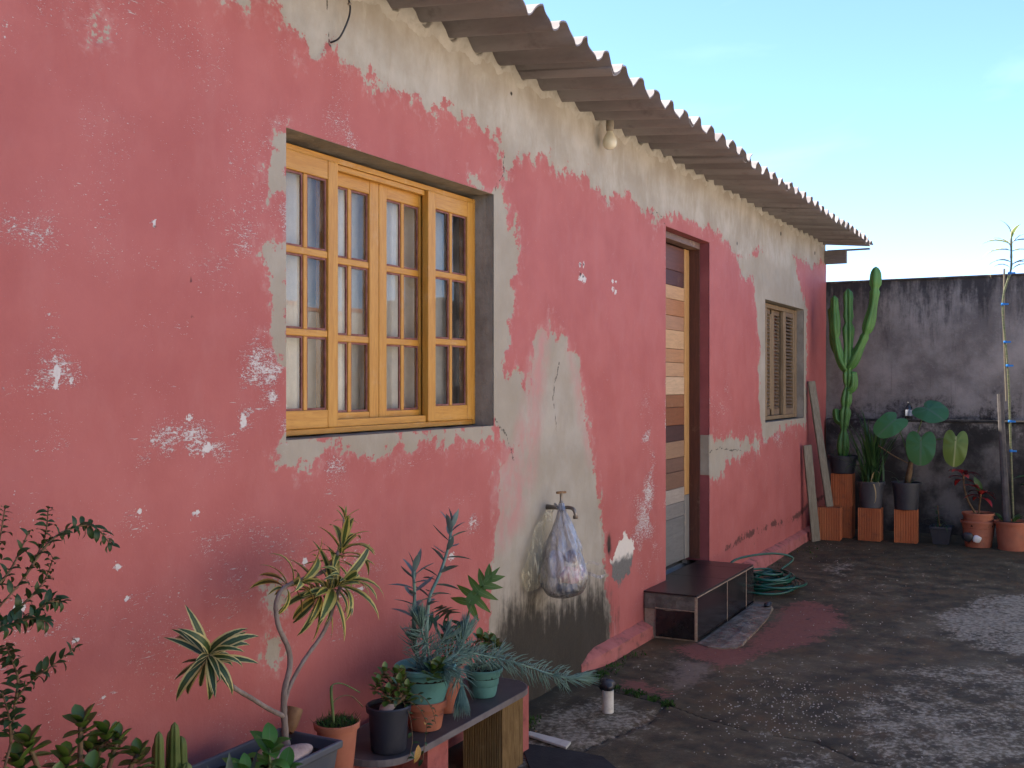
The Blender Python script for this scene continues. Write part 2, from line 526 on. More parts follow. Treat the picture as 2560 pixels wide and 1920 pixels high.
WASH = [[[3.995,1.124],[4.142,1.177],[4.23,1.297],[4.39,1.677],[4.487,1.725],[4.439,1.464],[4.392,1.186],[4.323,0.978],[4.188,0.783],[4.08,0.736],[3.976,0.75]],
        [[4.718,1.601],[4.856,1.442],[5.03,1.038],[4.943,1.043],[4.801,1.396]]]
WHITE = [[5.429,0.649],[5.477,0.608],[5.567,0.563],[5.581,0.47],[5.512,0.393],[5.371,0.375],[5.261,0.397],[5.241,0.502],[5.318,0.56],[5.396,0.6]]
MOLD = [[4.039,0.501],[4.325,0.471],[4.568,0.406],[5.124,0.403],[5.281,0.179],[5.238,0.039],[4.949,-0.162],[4.104,-0.1],[3.95,0.2]]
CHIP = [[1.76,1.46,0.08,0.07,1.0],[1.78,1.4,0.1,0.07,0.7],[1.71,1.36,0.13,0.13,0.5],[1.67,1.82,0.09,0.04,0.6],[1.89,1.59,0.07,0.02,0.7],[1.75,1.6,0.03,0.07,0.8],[2.43,1.7,0.06,0.17,0.55],[2.51,1.54,0.08,0.13,0.85],[2.56,1.44,0.07,0.11,0.85],[2.42,1.34,0.04,0.07,1.0],[2.1,1.4,0.1,0.05,0.5],[2.19,1.3,0.15,0.05,0.7],[2.26,1.26,0.07,0.04,1.0],[2.01,1.25,0.06,0.03,0.7],[2.22,1.19,0.07,0.04,0.5],[2.38,1.83,0.08,0.05,0.4],[2.6,2.22,0.07,0.04,0.4],[3.76,0.9,0.14,0.08,0.85],[3.21,1.17,0.49,0.03,0.55],[5.8,0.93,0.11,0.32,0.9],[5.76,0.64,0.19,0.21,0.85],[5.99,0.48,0.12,0.33,0.6],[7.24,1.22,0.22,0.23,0.6],[7.35,1.02,0.23,0.16,0.6],[8.78,1.02,0.65,0.1,0.75],[8.35,0.82,0.92,0.22,0.35],[2.9,2.29,0.16,0.05,0.45],[3.01,0.77,0.17,0.08,0.45],[3.62,0.71,0.07,0.06,0.7],[1.85,0.9,0.31,0.17,0.25],[1.69,1.14,0.1,0.07,0.35],[2.02,1.07,0.45,0.25,0.2]]
SPOT = [[1.765,1.475,0.013,0.02],[1.766,1.441,0.009,0.009],[1.81,1.452,0.012,0.005],[2.073,1.875,0.007,0.011],[1.95,0.97,0.011,0.009],[4.853,1.975,0.034,0.016],[4.892,1.973,0.029,0.019],[4.842,2.038,0.011,0.014],[4.886,2.043,0.012,0.014],[5.265,1.996,0.013,0.01],[5.31,1.993,0.013,0.01],[5.265,1.947,0.019,0.015],[5.31,1.94,0.02,0.015],[1.978,0.884,0.009,0.006],[1.662,0.918,0.017,0.013],[1.819,0.809,0.009,0.004],[1.904,0.649,0.012,0.007],[2.024,1.109,0.008,0.005],[2.225,1.078,0.014,0.008],[2.206,1.35,0.022,0.008],[2.269,1.262,0.022,0.016],[2.421,1.338,0.018,0.022],[2.708,0.872,0.014,0.013],[3.615,0.761,0.022,0.015],[2.809,0.776,0.044,0.006],[2.987,0.786,0.027,0.007],[3.014,0.734,0.038,0.006]]

WCRACK = [[(5.84,2.435),(5.93,2.465),(6.02,2.435),(6.09,2.40)],[(6.95,0.985),(7.2,1.0),(7.45,0.97),(7.72,0.955)],[(2.82,2.74),(2.83,2.66),(2.838,2.55)],[(3.958,1.30),(4.08,1.22),(4.15,1.1)],[(3.96,2.26),(4.05,2.36),(4.06,2.46)],[(4.62,1.55),(4.55,1.38),(4.6,1.2)],[(9.72,2.13),(9.80,2.25),(9.82,2.4)]]

t = NT('painted_wall')
NZ = (1, 0.02, 1)
n1, n2, n3 = t.noise(22, 7, 0.62, rand=False), t.noise(95, 5, 0.6, rand=False), t.noise(3.0, 6, 0.6, rand=False)
n4 = t.noise(9, 8, 0.65, (1.0, 1, 0.45), rand=False, loc=(3, 0, 5))
pink = t.mix(t.step(n3, 0.3, 0.7), (0.385, 0.102, 0.089), (0.440, 0.130, 0.114))
pink = t.mix(t.math('MULTIPLY', t.step(n4, 0.45, 0.75), 0.35), pink, (0.46, 0.170, 0.150))
pink = t.mix(t.math('MULTIPLY', t.step(t.noise(45, 6, 0.7, rand=False), 0.6, 0.8), 0.25), pink, (0.37, 0.080, 0.080))
pla = t.mix(t.step(n3, 0.32, 0.68), (0.345, 0.300, 0.240), (0.475, 0.430, 0.365))
pla = t.mix(t.math('MULTIPLY', t.step(n4, 0.42, 0.72), 0.55), pla, (0.30, 0.25, 0.185))
pla = t.mix(t.math('MULTIPLY', t.step(t.noise(12, 7, 0.6, (1, 1, 0.3), False, loc=(7, 0, 1)), 0.55, 0.8), 0.5), pla, (0.58, 0.54, 0.47))
ce = t.mix(n4, (0.275, 0.225, 0.155), (0.37, 0.315, 0.23))
pla = t.mix(t.attr('cement'), pla, ce)
e = t.math('ADD', t.math('MULTIPLY', t.math('SUBTRACT', n1, 0.5), 0.20), t.math('MULTIPLY', t.math('SUBTRACT', n2, 0.5), 0.06))
pm = t.step(t.math('ADD', t.attr('plaster'), e), -0.004, 0.005)
soft = t.step(t.math('ADD', t.attr('plaster'), t.math('MULTIPLY', e, 2.0)), -0.05, 0.03)
pink2 = t.mix(t.math('MULTIPLY', soft, 0.40), pink, (0.50, 0.27, 0.24))
col = t.mix(pm, pink2, pla)
wm = t.math('MULTIPLY', t.attr('wash'), t.step(t.math('ADD', n4, t.math('MULTIPLY', n1, 0.4)), 0.45, 0.85))
col = t.mix(t.math('MULTIPLY', wm, 0.85), col, (0.48, 0.235, 0.21))
# chips down to the white undercoat
c1 = t.noise(52, 8, 0.72, (1, 1, 2.0), False, loc=(11, 0, 3))
c2 = t.noise(190, 5, 0.7, (1, 1, 1.8), False, loc=(1, 0, 9))
c3 = t.noise(60, 6, 0.75, (0.22, 1, 2.6), False, loc=(6, 0, 2))
cd = t.math('MAXIMUM', t.math('ADD', t.math('MULTIPLY', c1, 0.5), t.math('MULTIPLY', c2, 0.5)), t.math('SUBTRACT', c3, 0.06))
chm = t.step(t.math('ADD', cd, t.math('MULTIPLY', t.attr('chips'), 0.158)), 0.645, 0.660)
spm = t.step(t.math('ADD', t.attr('spot'), t.math('ADD', t.math('MULTIPLY', t.math('SUBTRACT', n2, 0.5), 1.6), t.math('MULTIPLY', t.math('SUBTRACT', n1, 0.5), 1.4))), 0.50, 0.58)
chm = t.math('MAXIMUM', chm, spm)
chm = t.math('MULTIPLY', chm, t.math('SUBTRACT', 1.0, t.math('MULTIPLY', pm, 0.85)))
col = t.mix(chm, col, t.mix(n2, (0.52, 0.45, 0.41), (0.70, 0.66, 0.61)))
whm = t.step(t.math('ADD', t.attr('white'), t.math('MULTIPLY', e, 0.7)), -0.002, 0.003)
sep = t.n.new('ShaderNodeSeparateXYZ')
tcw = t.n.new('ShaderNodeTexCoord')
t.link(tcw.outputs['Object'], sep.inputs[0])
zz = sep.outputs[2]
wz = t.step(t.math('ADD', zz, t.math('MULTIPLY', t.math('SUBTRACT', n1, 0.5), 0.12)), 0.47, 0.52)
col = t.mix(whm, col, t.mix(wz, t.mix(n2, (0.07, 0.065, 0.06), (0.22, 0.21, 0.19)), (0.70, 0.63, 0.54)))
# mould
ml = t.noise(16, 8, 0.7, (1, 1, 0.16), False, loc=(0, 0, 4))
mm = t.step(t.math('ADD', t.math('MULTIPLY', t.attr('mold'), 1.25), t.math('MULTIPLY', t.math('SUBTRACT', t.math('ADD', t.math('MULTIPLY', ml, 0.7), t.math('MULTIPLY', n1, 0.3)), 0.5), 2.2)), 0.25, 1.0)
col = t.mix(t.math('MULTIPLY', mm, 0.95), col, t.mix(n2, (0.012, 0.010, 0.007), (0.040, 0.032, 0.022)))
fl = t.step(t.math('ADD', t.attr('fleck'), t.math('MULTIPLY', t.math('SUBTRACT', t.noise(34, 8, 0.75, rand=False, loc=(9, 0, 2)), 0.5), 2.6)), 0.75, 0.9)
col = t.mix(t.math('MULTIPLY', fl, 0.75), col, (0.045, 0.028, 0.022))
nail = t.math('MULTIPLY', t.step(t.attr('nail'), 0.4, 0.7), 0.95)
col = t.mix(nail, col, (0.012, 0.010, 0.009))
ck = t.math('MULTIPLY', t.step(t.math('ADD', t.attr('crackline'), t.math('MULTIPLY', t.math('SUBTRACT', n2, 0.5), 0.012)), 0.0060, 0.0030), 0.8)
col = t.mix(ck, col, (0.05, 0.04, 0.03))
hh = t.math('ADD', t.math('MULTIPLY', t.math('MAXIMUM', t.math('MAXIMUM', pm, chm), whm), -0.6), t.math('ADD', t.math('MULTIPLY', n1, 0.5), t.math('MULTIPLY', n2, 0.35)))
b1 = t.bump(hh, 0.6, 0.005)
b2 = t.bump(t.math('MULTIPLY', n4, t.math('ADD', 0.45, t.math('MULTIPLY', pm, 0.55))), 0.55, 0.014, b1)
M_wall = t.base(col, t.math('SUBTRACT', 0.82, t.math('MULTIPLY', t.math('SUBTRACT', 1.0, pm), 0.14)), 0.3, b2)

def rect_sd(X, Z, r):
    return np.maximum(np.maximum(r[0] - X, X - r[1]), np.maximum(r[2] - Z, Z - r[3]))

def wall_pos(X, Z):
    d = np.minimum.reduce([np.maximum(rect_sd(X, Z, r), 0) for r in (WIN, DOOR, SW)])
    fade = np.clip((d - 0.03) / 0.12, 0, 1)
    y = ((fbm(X * 1.1, Z * 1.1, 3, 4) - 0.5) * 0.02 + (fbm(X * 7, Z * 7, 9, 3) - 0.5) * 0.006) * fade
    pl = wall_plaster(X, Z)
    y = y + np.where(pl > 0, (fbm(X * 5, Z * 5, 31, 4) - 0.5) * 0.014 + 0.004, 0) * fade
    # plinth bulge at the foot
    return np.stack([X, y, Z], -1)

def wall_plaster(X, Z):
    w = (fbm(X * 12, Z * 9, 41, 5) - 0.5) * 0.17 + (fbm(X * 3.5, Z * 3.5, 44, 3) - 0.5) * 0.07
    d = np.full(X.shape, -1e9)
    for k, p in WP.items():
        ww = w * (0.3 if k in ('low1', 'low2', 'winL1', 'winL2', 'streak') else 1.0)
        d = np.maximum(d, sdf(p, X, Z) + ww)
    return d

def wall_attr(X, Z):
    pl = np.clip(wall_plaster(X, Z), -0.5, 0.5)
    band = sdf(WP['band'], X, Z)
    cem = np.clip(1 - np.clip(band / 0.1 + 0.5, 0, 1), 0, 1) * (0.55 + 0.5 * (fbm(X * 3, Z * 3, 55, 3) - 0.5))
    tapd = sdf(WP['tap'], X, Z)
    cem = np.where(tapd > 0, cem * 0.7, cem)
    wash = np.maximum.reduce([np.clip(sdf(p, X, Z) / 0.10 + 0.6 + (fbm(X * 6, Z * 6, 61, 4) - 0.5) * 1.3, 0, 1) for p in WASH])
    ch = np.zeros(X.shape)
    for x, z, a, b, s in CHIP:
        ch = np.maximum(ch, 0.80 * s * np.exp(-0.55 * (((X - x) / a) ** 2 + ((Z - z) / b) ** 2)))
    # knocked edges of the openings
    ed = np.exp(-(np.maximum(DOOR[0] - X, 0) / 0.035) ** 2) * (X < DOOR[0] + 0.02) * (Z < 2.4) * 0.55
    ed2 = np.exp(-(np.maximum(X - DOOR[1], 0) / 0.03) ** 2) * (X > DOOR[1] - 0.02) * (Z < 2.0) * 0.45
    ed3 = np.exp(-(np.maximum(WIN[0] - X, 0) / 0.03) ** 2) * (X < WIN[0] + 0.02) * (Z < 2.25) * (Z > 1.1) * 0.4
    ch = np.maximum.reduce([ch, ed, ed2, ed3])
    ch = ch * np.clip((fbm(X * 9, Z * 15, 77, 4) - 0.36) * 4.2, 0.0, 1.25)
    ch = ch + 0.40 * np.clip((fbm(X * 5.2, Z * 6.2, 81, 4) - 0.44) * 5, 0, 1) * np.where(X < 3, 1.0, 0.5)
    spot = np.zeros(X.shape)
    for x, z, a, b in SPOT:
        spot = np.maximum(spot, np.exp(-0.65 * (((X - x) / max(a, 0.008)) ** 2 + ((Z - z) / max(b, 0.007)) ** 2)))
    white = np.clip(sdf(WHITE, X, Z) + (fbm(X * 14, Z * 14, 91, 3) - 0.5) * 0.06, -0.3, 0.3)
    mold = np.clip(sdf(MOLD, X, Z) / 0.35 + 0.48, 0, 1.1)
    mold = np.maximum(mold, 0.9 * np.exp(-(((X - 5.216) / 0.035) ** 2 + ((Z - 0.60) / 0.075) ** 2)))
    mold = np.maximum(mold, 0.35 * np.clip(0.16 - Z, 0, 0.16) / 0.16)
    fleck = 0.55 * np.exp(-(((X - 5.7) / 0.35) ** 2 + ((Z - 0.27) / 0.12) ** 2)) + 0.8 * (X > 7) * np.exp(-((Z - 0.29 - 0.10 * (fbm(X * 1.5, Z * 0 + 3, 7, 3) - 0.5) - 0.02 * (X - 8)) / 0.03) ** 2) * (X > 7.3) * np.clip((fbm(X * 6, Z * 6, 71, 3) - 0.3) * 3, 0, 1) + 0.5 * (X > 7) * np.exp(-((Z - 0.25) / 0.15) ** 2)
    nail = np.zeros(X.shape)
    for x, z, r in ((5.216, 0.567, 0.016), (2.215, 1.738, 0.008), (2.218, 1.637, 0.008), (4.843, 2.040, 0.010), (4.886, 2.045, 0.008), (4.845, 1.990, 0.011), (4.880, 1.986, 0.010), (7.62, 2.47, 0.015), (2.08, 1.866, 0.008), (4.12, 2.72, 0.012), (8.9, 2.7, 0.02), (10.2, 2.68, 0.02)):
        nail = np.maximum(nail, np.exp(-0.7 * ((X - x) ** 2 + (Z - z) ** 2) / r ** 2))
    cl = np.full(X.shape, 1.0)
    for pts_ in WCRACK:
        cl = np.minimum(cl, dist_line(pts_, X + (fbm(X * 20, Z * 20, 3, 3) - 0.5) * 0.03, Z + (fbm(X * 20, Z * 20, 5, 3) - 0.5) * 0.03))
    return {'crackline': cl, 'plaster': pl, 'cement': cem, 'wash': wash, 'chips': ch, 'spot': spot, 'white': white, 'mold': mold, 'fleck': fleck, 'nail': nail}

wx = np.concatenate([np.arange(-2.0, 1.5, 0.1), lines(1.5, XC, 0.0125, (WIN[0], WIN[1], DOOR[0], DOOR[1], SW[0], SW[1], XC))])
wz_ = lines(-0.08, 2.86, 0.0125, (WIN[2], WIN[3], DOOR[2], DOOR[3], SW[2], SW[3]))
wall = grid_object('wall', wx, wz_, wall_pos, wall_attr, M_wall, house, holes=(WIN, DOOR, SW))
tag(wall, label='long pink front wall with scratched paint and bare grey plaster under the eaves')

M_plaster = mat('plaster_plain', (0.30, 0.26, 0.20), (0.40, 0.36, 0.29), 5, 0.85, 0.25, 0.4, 40, 0.006, dirt=(0.20, 0.16, 0.11))
M_cement = mat('cement_reveal', (0.20, 0.175, 0.145), (0.30, 0.265, 0.22), 7, 0.85, 0.25, 0.6, 22, 0.010, dirt=(0.15, 0.11, 0.08), stretch=(1, 1, 0.6))
M_redreveal = mat('red_reveal_paint', (0.22, 0.055, 0.058), (0.30, 0.085, 0.085), 4, 0.7, 0.3, 0.25, 50, dirt=(0.16, 0.05, 0.045))
M_interior = mat('room_plaster', (0.42, 0.40, 0.36), (0.50, 0.48, 0.43), 3, 0.9, 0.2, 0.1)
M_ceil = mat('room_ceiling', (0.30, 0.26, 0.21), (0.36, 0.32, 0.26), 3, 0.9, 0.2, 0.1)

# the rest of the shell
MB().box(XC - 0.15, XC - 0.001, 0.004, 6.0, -0.06, 2.90).build('side_wall', M_plaster, house)
MB().box(-2.0, -1.85, 0.004, 6.0, -0.06, 2.90).build('side_wall', M_plaster, house)
MB().box(-1.85, XC - 0.15, 5.85, 6.0, -0.06, 3.30).build('back_wall', M_plaster, house)
MB().box(-1.85, XC - 0.15, 0.20, 5.85, 0.10, 0.22).build('floor', M_interior, house)
MB().box(-1.85, XC - 0.15, 0.16, 5.85, 2.66, 2.70).build('ceiling', M_ceil, house)
def inner_wall(x0, x1, z0, z1):
    MB().box(x0, x1, 0.165, 0.20, z0, z1).build('inner_wall', M_interior, house)
inner_wall(-1.85, WIN[0] - 0.02, 0.22, 2.66); inner_wall(WIN[1] + 0.02, DOOR[0] - 0.02, 0.22, 2.66)
inner_wall(DOOR[1] + 0.02, SW[0] - 0.02, 0.22, 2.66); inner_wall(SW[1] + 0.02, XC - 0.15, 0.22, 2.66)
inner_wall(WIN[0] - 0.02, WIN[1] + 0.02, 0.22, WIN[2] - 0.02); inner_wall(WIN[0] - 0.02, WIN[1] + 0.02, WIN[3] + 0.02, 2.66)
inner_wall(SW[0] - 0.02, SW[1] + 0.02, 0.22, SW[2] - 0.02); inner_wall(SW[0] - 0.02, SW[1] + 0.02, SW[3] + 0.02, 2.66)
inner_wall(DOOR[0] - 0.02, DOOR[1] + 0.02, DOOR[3] + 0.02, 2.66)

def rough_box(x0, x1, y0, y1, z0, z1, amp, seed, n=10):
    """a box whose faces are cut up and trowelled uneven"""
    mb = MB()
    g = random.Random(seed)
    def face(o, u, v, nu, nv, nrm):
        o, u, v, nrm = map(Vector, (o, u, v, nrm))
        vs = []
        for j in range(nv + 1):
            for i in range(nu + 1):
                e = 0 if i in (0, nu) or j in (0, nv) else g.uniform(-amp, amp)
                vs.append(o + u * (i / nu) + v * (j / nv) + nrm * e)
        fs = [(j * (nu + 1) + i, j * (nu + 1) + i + 1, (j + 1) * (nu + 1) + i + 1, (j + 1) * (nu + 1) + i) for j in range(nv) for i in range(nu)]
        mb.add(vs, fs)
    dx, dy, dz = x1 - x0, y1 - y0, z1 - z0
    k = lambda d: max(1, min(40, int(d * n)))
    face((x0, y0, z0), (dx, 0, 0), (0, 0, dz), k(dx), k(dz), (0, -1, 0))
    face((x1, y0, z0), (0, dy, 0), (0, 0, dz), k(dy), k(dz), (1, 0, 0))
    face((x1, y1, z0), (-dx, 0, 0), (0, 0, dz), k(dx), k(dz), (0, 1, 0))
    face((x0, y1, z0), (0, -dy, 0), (0, 0, dz), k(dy), k(dz), (-1, 0, 0))
    face((x0, y0, z1), (dx, 0, 0), (0, dy, 0), k(dx), k(dy), (0, 0, 1))
    face((x0, y1, z0), (dx, 0, 0), (0, -dy, 0), k(dx), k(dy), (0, 0, -1))
    return mb
def reveals(r, depth, m, bottom=True):
    x0, x1, z0, z1 = r
    rough_box(x0 - 0.025, x0, 0.004, depth, z0, z1, 0.002, 1, 20).build('reveal', m, house, smooth=False)
    rough_box(x1, x1 + 0.025, 0.004, depth, z0, z1, 0.002, 2, 20).build('reveal', m, house)
    rough_box(x0 - 0.025, x1 + 0.025, 0.004, depth, z1, z1 + 0.025, 0.002, 3, 20).build('reveal', m, house)
    if bottom:
        rough_box(x0 - 0.025, x1 + 0.025, 0.004, depth, z0 - 0.025, z0, 0.002, 4, 20).build('sill', m, house)
reveals(WIN, 0.165, M_cement)
reveals(SW, 0.165, M_cement)
reveals(DOOR, 0.165, M_redreveal, False)
# grey mortar repair on the door jamb
MB().box(DOOR[1] - 0.004, DOOR[1] + 0.05, 0.001, 0.064, 0.83, 1.10).build('mortar_repair', M_plaster, house, bevel=0.003)

# plinth along the foot of the wall
M_plinth = mat('plinth_paint', (0.36, 0.105, 0.088), (0.43, 0.145, 0.125), 6, 0.75, 0.3, 0.5, 30, 0.008, dirt=(0.07, 0.045, 0.035), dirt_amt=0.75)
def plinth(x0, x1, d, h, seed):
    g = random.Random(seed)
    n = int((x1 - x0) / 0.08)
    mb = MB()
    vs, fs = [], []
    for i in range(n + 1):
        x = x0 + (x1 - x0) * i / n
        z = gz(x)
        e = [g.uniform(-1, 1) for _ in range(3)]
        k_ = min(1.0, 0.05 + (x - x0) / 0.16) if seed == 1 else 1.0
        vs += [(x, (-d - 0.012 + e[0] * 0.004) * k_, z - 0.06), (x, (-d + e[1] * 0.003) * k_, z + h * (0.3 + 0.56 * k_)), (x, (-d + 0.014) * k_, z + h * (0.4 + 0.6 * k_) + e[2] * 0.004), (x, 0.0 + 0.012, z + h * (0.4 + 0.6 * k_) + 0.022 + e[2] * 0.004)]
    for i in range(n):
        for k in range(3):
            a = i * 4 + k
            fs.append((a, a + 4, a + 5, a + 1))
    mb.add(vs, fs)
    mb.f.append((0, 1, 2, 3))
    mb.f.append((4 * n, 4 * n + 3, 4 * n + 2, 4 * n + 1))
    return mb.build('plinth', M_plinth, house, smooth=False, autosmooth=40)
plinth(4.86, 5.716, 0.055, 0.075, 1)
plinth(6.91, 10.05, 0.055, 0.085, 2)

# ------------------------------------------------------------------ big window
M_honey_z = wood('honey_wood_upright', (0.46, 0.205, 0.030), (0.56, 0.280, 0.050), (0.33, 0.130, 0.018), 'z', 0.42, 0.22)
M_honey_x = wood('honey_wood_level', (0.46, 0.205, 0.030), (0.56, 0.280, 0.050), (0.33, 0.130, 0.018), 'x', 0.42, 0.4)
M_bead = mat('glazing_putty', (0.16, 0.055, 0.045), (0.27, 0.12, 0.10), 30, 0.7, 0.3, 0.4, 120, 0.003)
t = NT('window_glass')
t.n.remove(t.p)
gl = t.n.new('ShaderNodeBsdfGlossy'); gl.inputs['Roughness'].default_value = 0.0
tr = t.n.new('ShaderNodeBsdfTransparent'); tr.inputs[0].default_value = (0.93, 0.95, 0.94, 1)
fr = t.n.new('ShaderNodeFresnel'); fr.inputs[0].default_value = 1.52
df = t.n.new('ShaderNodeBsdfDiffuse'); df.inputs[0].default_value = (0.52, 0.49, 0.43, 1)
ms = t.n.new('ShaderNodeMixShader'); ms2 = t.n.new('ShaderNodeMixShader')
t.link(t.math('MULTIPLY', t.step(t.noise(14, 6, 0.6), 0.25, 0.8), 0.17), ms2.inputs[0])
t.link(tr.outputs[0], ms2.inputs[1]); t.link(df.outputs[0], ms2.inputs[2])
t.link(fr.outputs[0], ms.inputs[0]); t.link(ms2.outputs[0], ms.inputs[1]); t.link(gl.outputs[0], ms.inputs[2])
t.link(ms.outputs[0], t.out.inputs[0])
M_glass = t.m

def sash(win, x0, x1, z0, z1, y0, y1, lw, rw, top, bot, rows=3, cols=2):
    """one glazed leaf: stiles, rails, bars, panes and putty are sub-parts of the window"""
    bv = 0.003
    MB().box(x0, x0 + lw, y0, y1, z0, z1).build('stile', M_honey_z, win, bevel=bv)
    MB().box(x1 - rw, x1, y0, y1, z0, z1).build('stile', M_honey_z, win, bevel=bv)
    MB().box(x0 + lw, x1 - rw, y0 + 0.0015, y1, z1 - top, z1).build('rail', M_honey_x, win, bevel=bv)
    MB().box(x0 + lw, x1 - rw, y0 + 0.0015, y1, z0, z0 + bot).build('rail', M_honey_x, win, bevel=bv)
    gx0, gx1, gz0, gz1 = x0 + lw, x1 - rw, z0 + bot, z1 - top
    hb, vb = 0.024, 0.020
    ch = (gz1 - gz0 - (rows - 1) * hb) / rows
    cw = (gx1 - gx0 - (cols - 1) * vb) / cols
    for r in range(rows - 1):
        z = gz0 + (r + 1) * ch + r * hb
        MB().box(gx0, gx1, y0 + 0.004, y1 - 0.004, z, z + hb).build('glazing_bar', M_honey_x, win, bevel=bv)
    for r in range(rows):
        za = gz0 + r * (ch + hb)
        for c in range(cols - 1):
            x = gx0 + (c + 1) * cw + c * vb
            MB().box(x, x + vb, y0 + 0.005, y1 - 0.005, za, za + ch).build('glazing_bar', M_honey_z, win, bevel=bv)
        for c in range(cols):
            xa = gx0 + c * (cw + vb)
            yp = (y0 + y1) / 2 + 0.004
            tw = rnd.uniform(-0.0012, 0.0012)
            tz = rnd.uniform(-0.0012, 0.0012)
            mb = MB()
            e = 0.002
            mb.add([(xa + e, yp + tw, za + e), (xa + cw - e, yp - tw, za + e), (xa + cw - e, yp - tw + tz, za + ch - e), (xa + e, yp + tw + tz, za + ch - e)], [(0, 1, 2, 3)])
            mb.build('pane', M_glass, win)
            b = MB()
            w, d0, d1 = 0.007, y0 + 0.010, yp - 0.003
            b.box(xa, xa + w, d0, d1, za, za + ch); b.box(xa + cw - w, xa + cw, d0, d1, za, za + ch)
            b.box(xa + w, xa + cw - w, d0, d1, za, za + w); b.box(xa + w, xa + cw - w, d0, d1, za + ch - w, za + ch)
            b.build('putty', M_bead, win)

x0, x1, z0, z1 = WIN
fy0, fy1 = 0.086, 0.160
fm = MB()
fm.box(x0, x0 + 0.03, fy0 + 0.004, fy1, z0 + 0.006, z1 - 0.016); fm.box(x1 - 0.022, x1 - 0.001, fy0 + 0.004, fy1, z0 + 0.006, z1 - 0.016)
fm.box(x0 + 0.03, x1 - 0.022, fy0 + 0.006, fy1, z1 - 0.036, z1 - 0.016); fm.box(x0 + 0.03, x1 - 0.022, fy0 + 0.006, fy1, z0 + 0.006, z0 + 0.026)
win = fm.build('window', M_honey_x, house, bevel=0.002)
tag(win, label='large four-leaf window of honey-coloured wood with small panes')
zi0, zi1 = z0 + 0.027, z1 - 0.037
sash(win, x0 + 0.031, 2.990, zi0, zi1, 0.082, 0.112, 0.055, 0.055, 0.065, 0.062)
sash(win, 2.950, 3.290, zi0 + 0.004, zi1 - 0.004, 0.122, 0.150, 0.052, 0.058, 0.062, 0.045)
sash(win, 3.293, 3.632, zi0 + 0.004, zi1 - 0.004, 0.122, 0.150, 0.050, 0.060, 0.062, 0.045)
sash(win, 3.572, x1 - 0.023, zi0, zi1, 0.082, 0.112, 0.056, 0.056, 0.065, 0.062)
MB().box(2.992, 3.570, 0.098, 0.120, zi1 - 0.020, zi1).build('track', M_honey_x, win, bevel=0.002)
MB().box(2.992, 3.570, 0.092, 0.120, zi0, zi0 + 0.026).build('track', M_honey_x, win, bevel=0.002)
M_whiteplastic = mat('white_plastic', (0.62, 0.61, 0.58), (0.70, 0.69, 0.66), 9, 0.4, 0.5, 0)
lk = MB().box(2.742, 2.764, 0.118, 0.126, 1.335, 1.375).build('lock_plate', M_whiteplastic, win, bevel=0.002)
MB().box(2.750, 2.755, 0.115, 0.1178, 1.345, 1.362).build('keyhole', M_bead, win)

# curtains in the room
t = NT('curtain_cloth')
cc = t.mix(t.step(t.noise(3, 5), 0.3, 0.7), (0.74, 0.70, 0.62), (0.82, 0.79, 0.72))
t.p.inputs['Transmission Weight'].default_value = 0.0
t.base(cc, 0.9, 0.1, t.bump(t.noise(220, 2), 0.2, 0.002))
M_curtain = t.m
def curtain(x0, x1, y, zt, zb, fold, label, seed):
    g = random.Random(seed)
    n, m = int((x1 - x0) * 90), 10
    vs, fs = [], []
    ph = [g.uniform(0, 6.3) for _ in range(4)]
    for j in range(m + 1):
        z = zt + (zb - zt) * j / m
        for i in range(n + 1):
            x = x0 + (x1 - x0) * i / n
            q = fold * (math.sin(x * 62 + ph[0] + 0.4 * math.sin(j * 0.4)) + 0.6 * math.sin(x * 27 + ph[1] + j * 0.06) + 0.3 * math.sin(x * 110 + ph[2]))
            vs.append((x, y + q, z))
    for j in range(m):
        for i in range(n):
            a = j * (n + 1) + i
            fs.append((a, a + 1, a + n + 2, a + n + 1))
    o = MB().add(vs, fs).build('curtain', M_curtain, None, smooth=True, origin=((x0 + x1) / 2, y, zb))
    return tag(o, label, 'curtain')
curtain(2.45, 3.02, 0.176, 2.46, 0.9, 0.004, 'pale curtain behind the leftmost leaf of the big window', 3)
curtain(3.0, 3.72, 0.205, 2.46, 0.9, 0.010, 'folded pale curtain behind the middle leaves of the big window', 5)
curtain(3.82, 4.10, 0.25, 2.46, 0.9, 0.016, 'gathered curtain edge behind the right leaf of the big window', 8)

# ------------------------------------------------------------------ louvred window
M_weather_z = wood('weathered_wood_upright', (0.19, 0.125, 0.065), (0.28, 0.195, 0.11), (0.11, 0.08, 0.05), 'z', 0.7, 0.2)
M_slat = wood('weathered_slat_wood', (0.15, 0.098, 0.060), (0.23, 0.160, 0.105), (0.08, 0.055, 0.040), 'x', 0.7, 0.2)
x0, x1, z0, z1 = SW
fm = MB()
fy0 = 0.062
fm.box(x0, x0 + 0.03, fy0, 0.15, z0 + 0.01, z1 - 0.01); fm.box(x1 - 0.075, x1 - 0.002, fy0, 0.15, z0 + 0.01, z1 - 0.01)
fm.box(x0 + 0.03, x1 - 0.075, fy0 + 0.003, 0.15, z1 - 0.045, z1 - 0.01); fm.box(x0 + 0.03, x1 - 0.075, fy0 + 0.003, 0.15, z0 + 0.01, z0 + 0.04)
lw = fm.build('louvre_window', M_weather_z, house, bevel=0.002)
tag(lw, label='weathered wooden window with slatted shutter leaves')
slat_me = {}
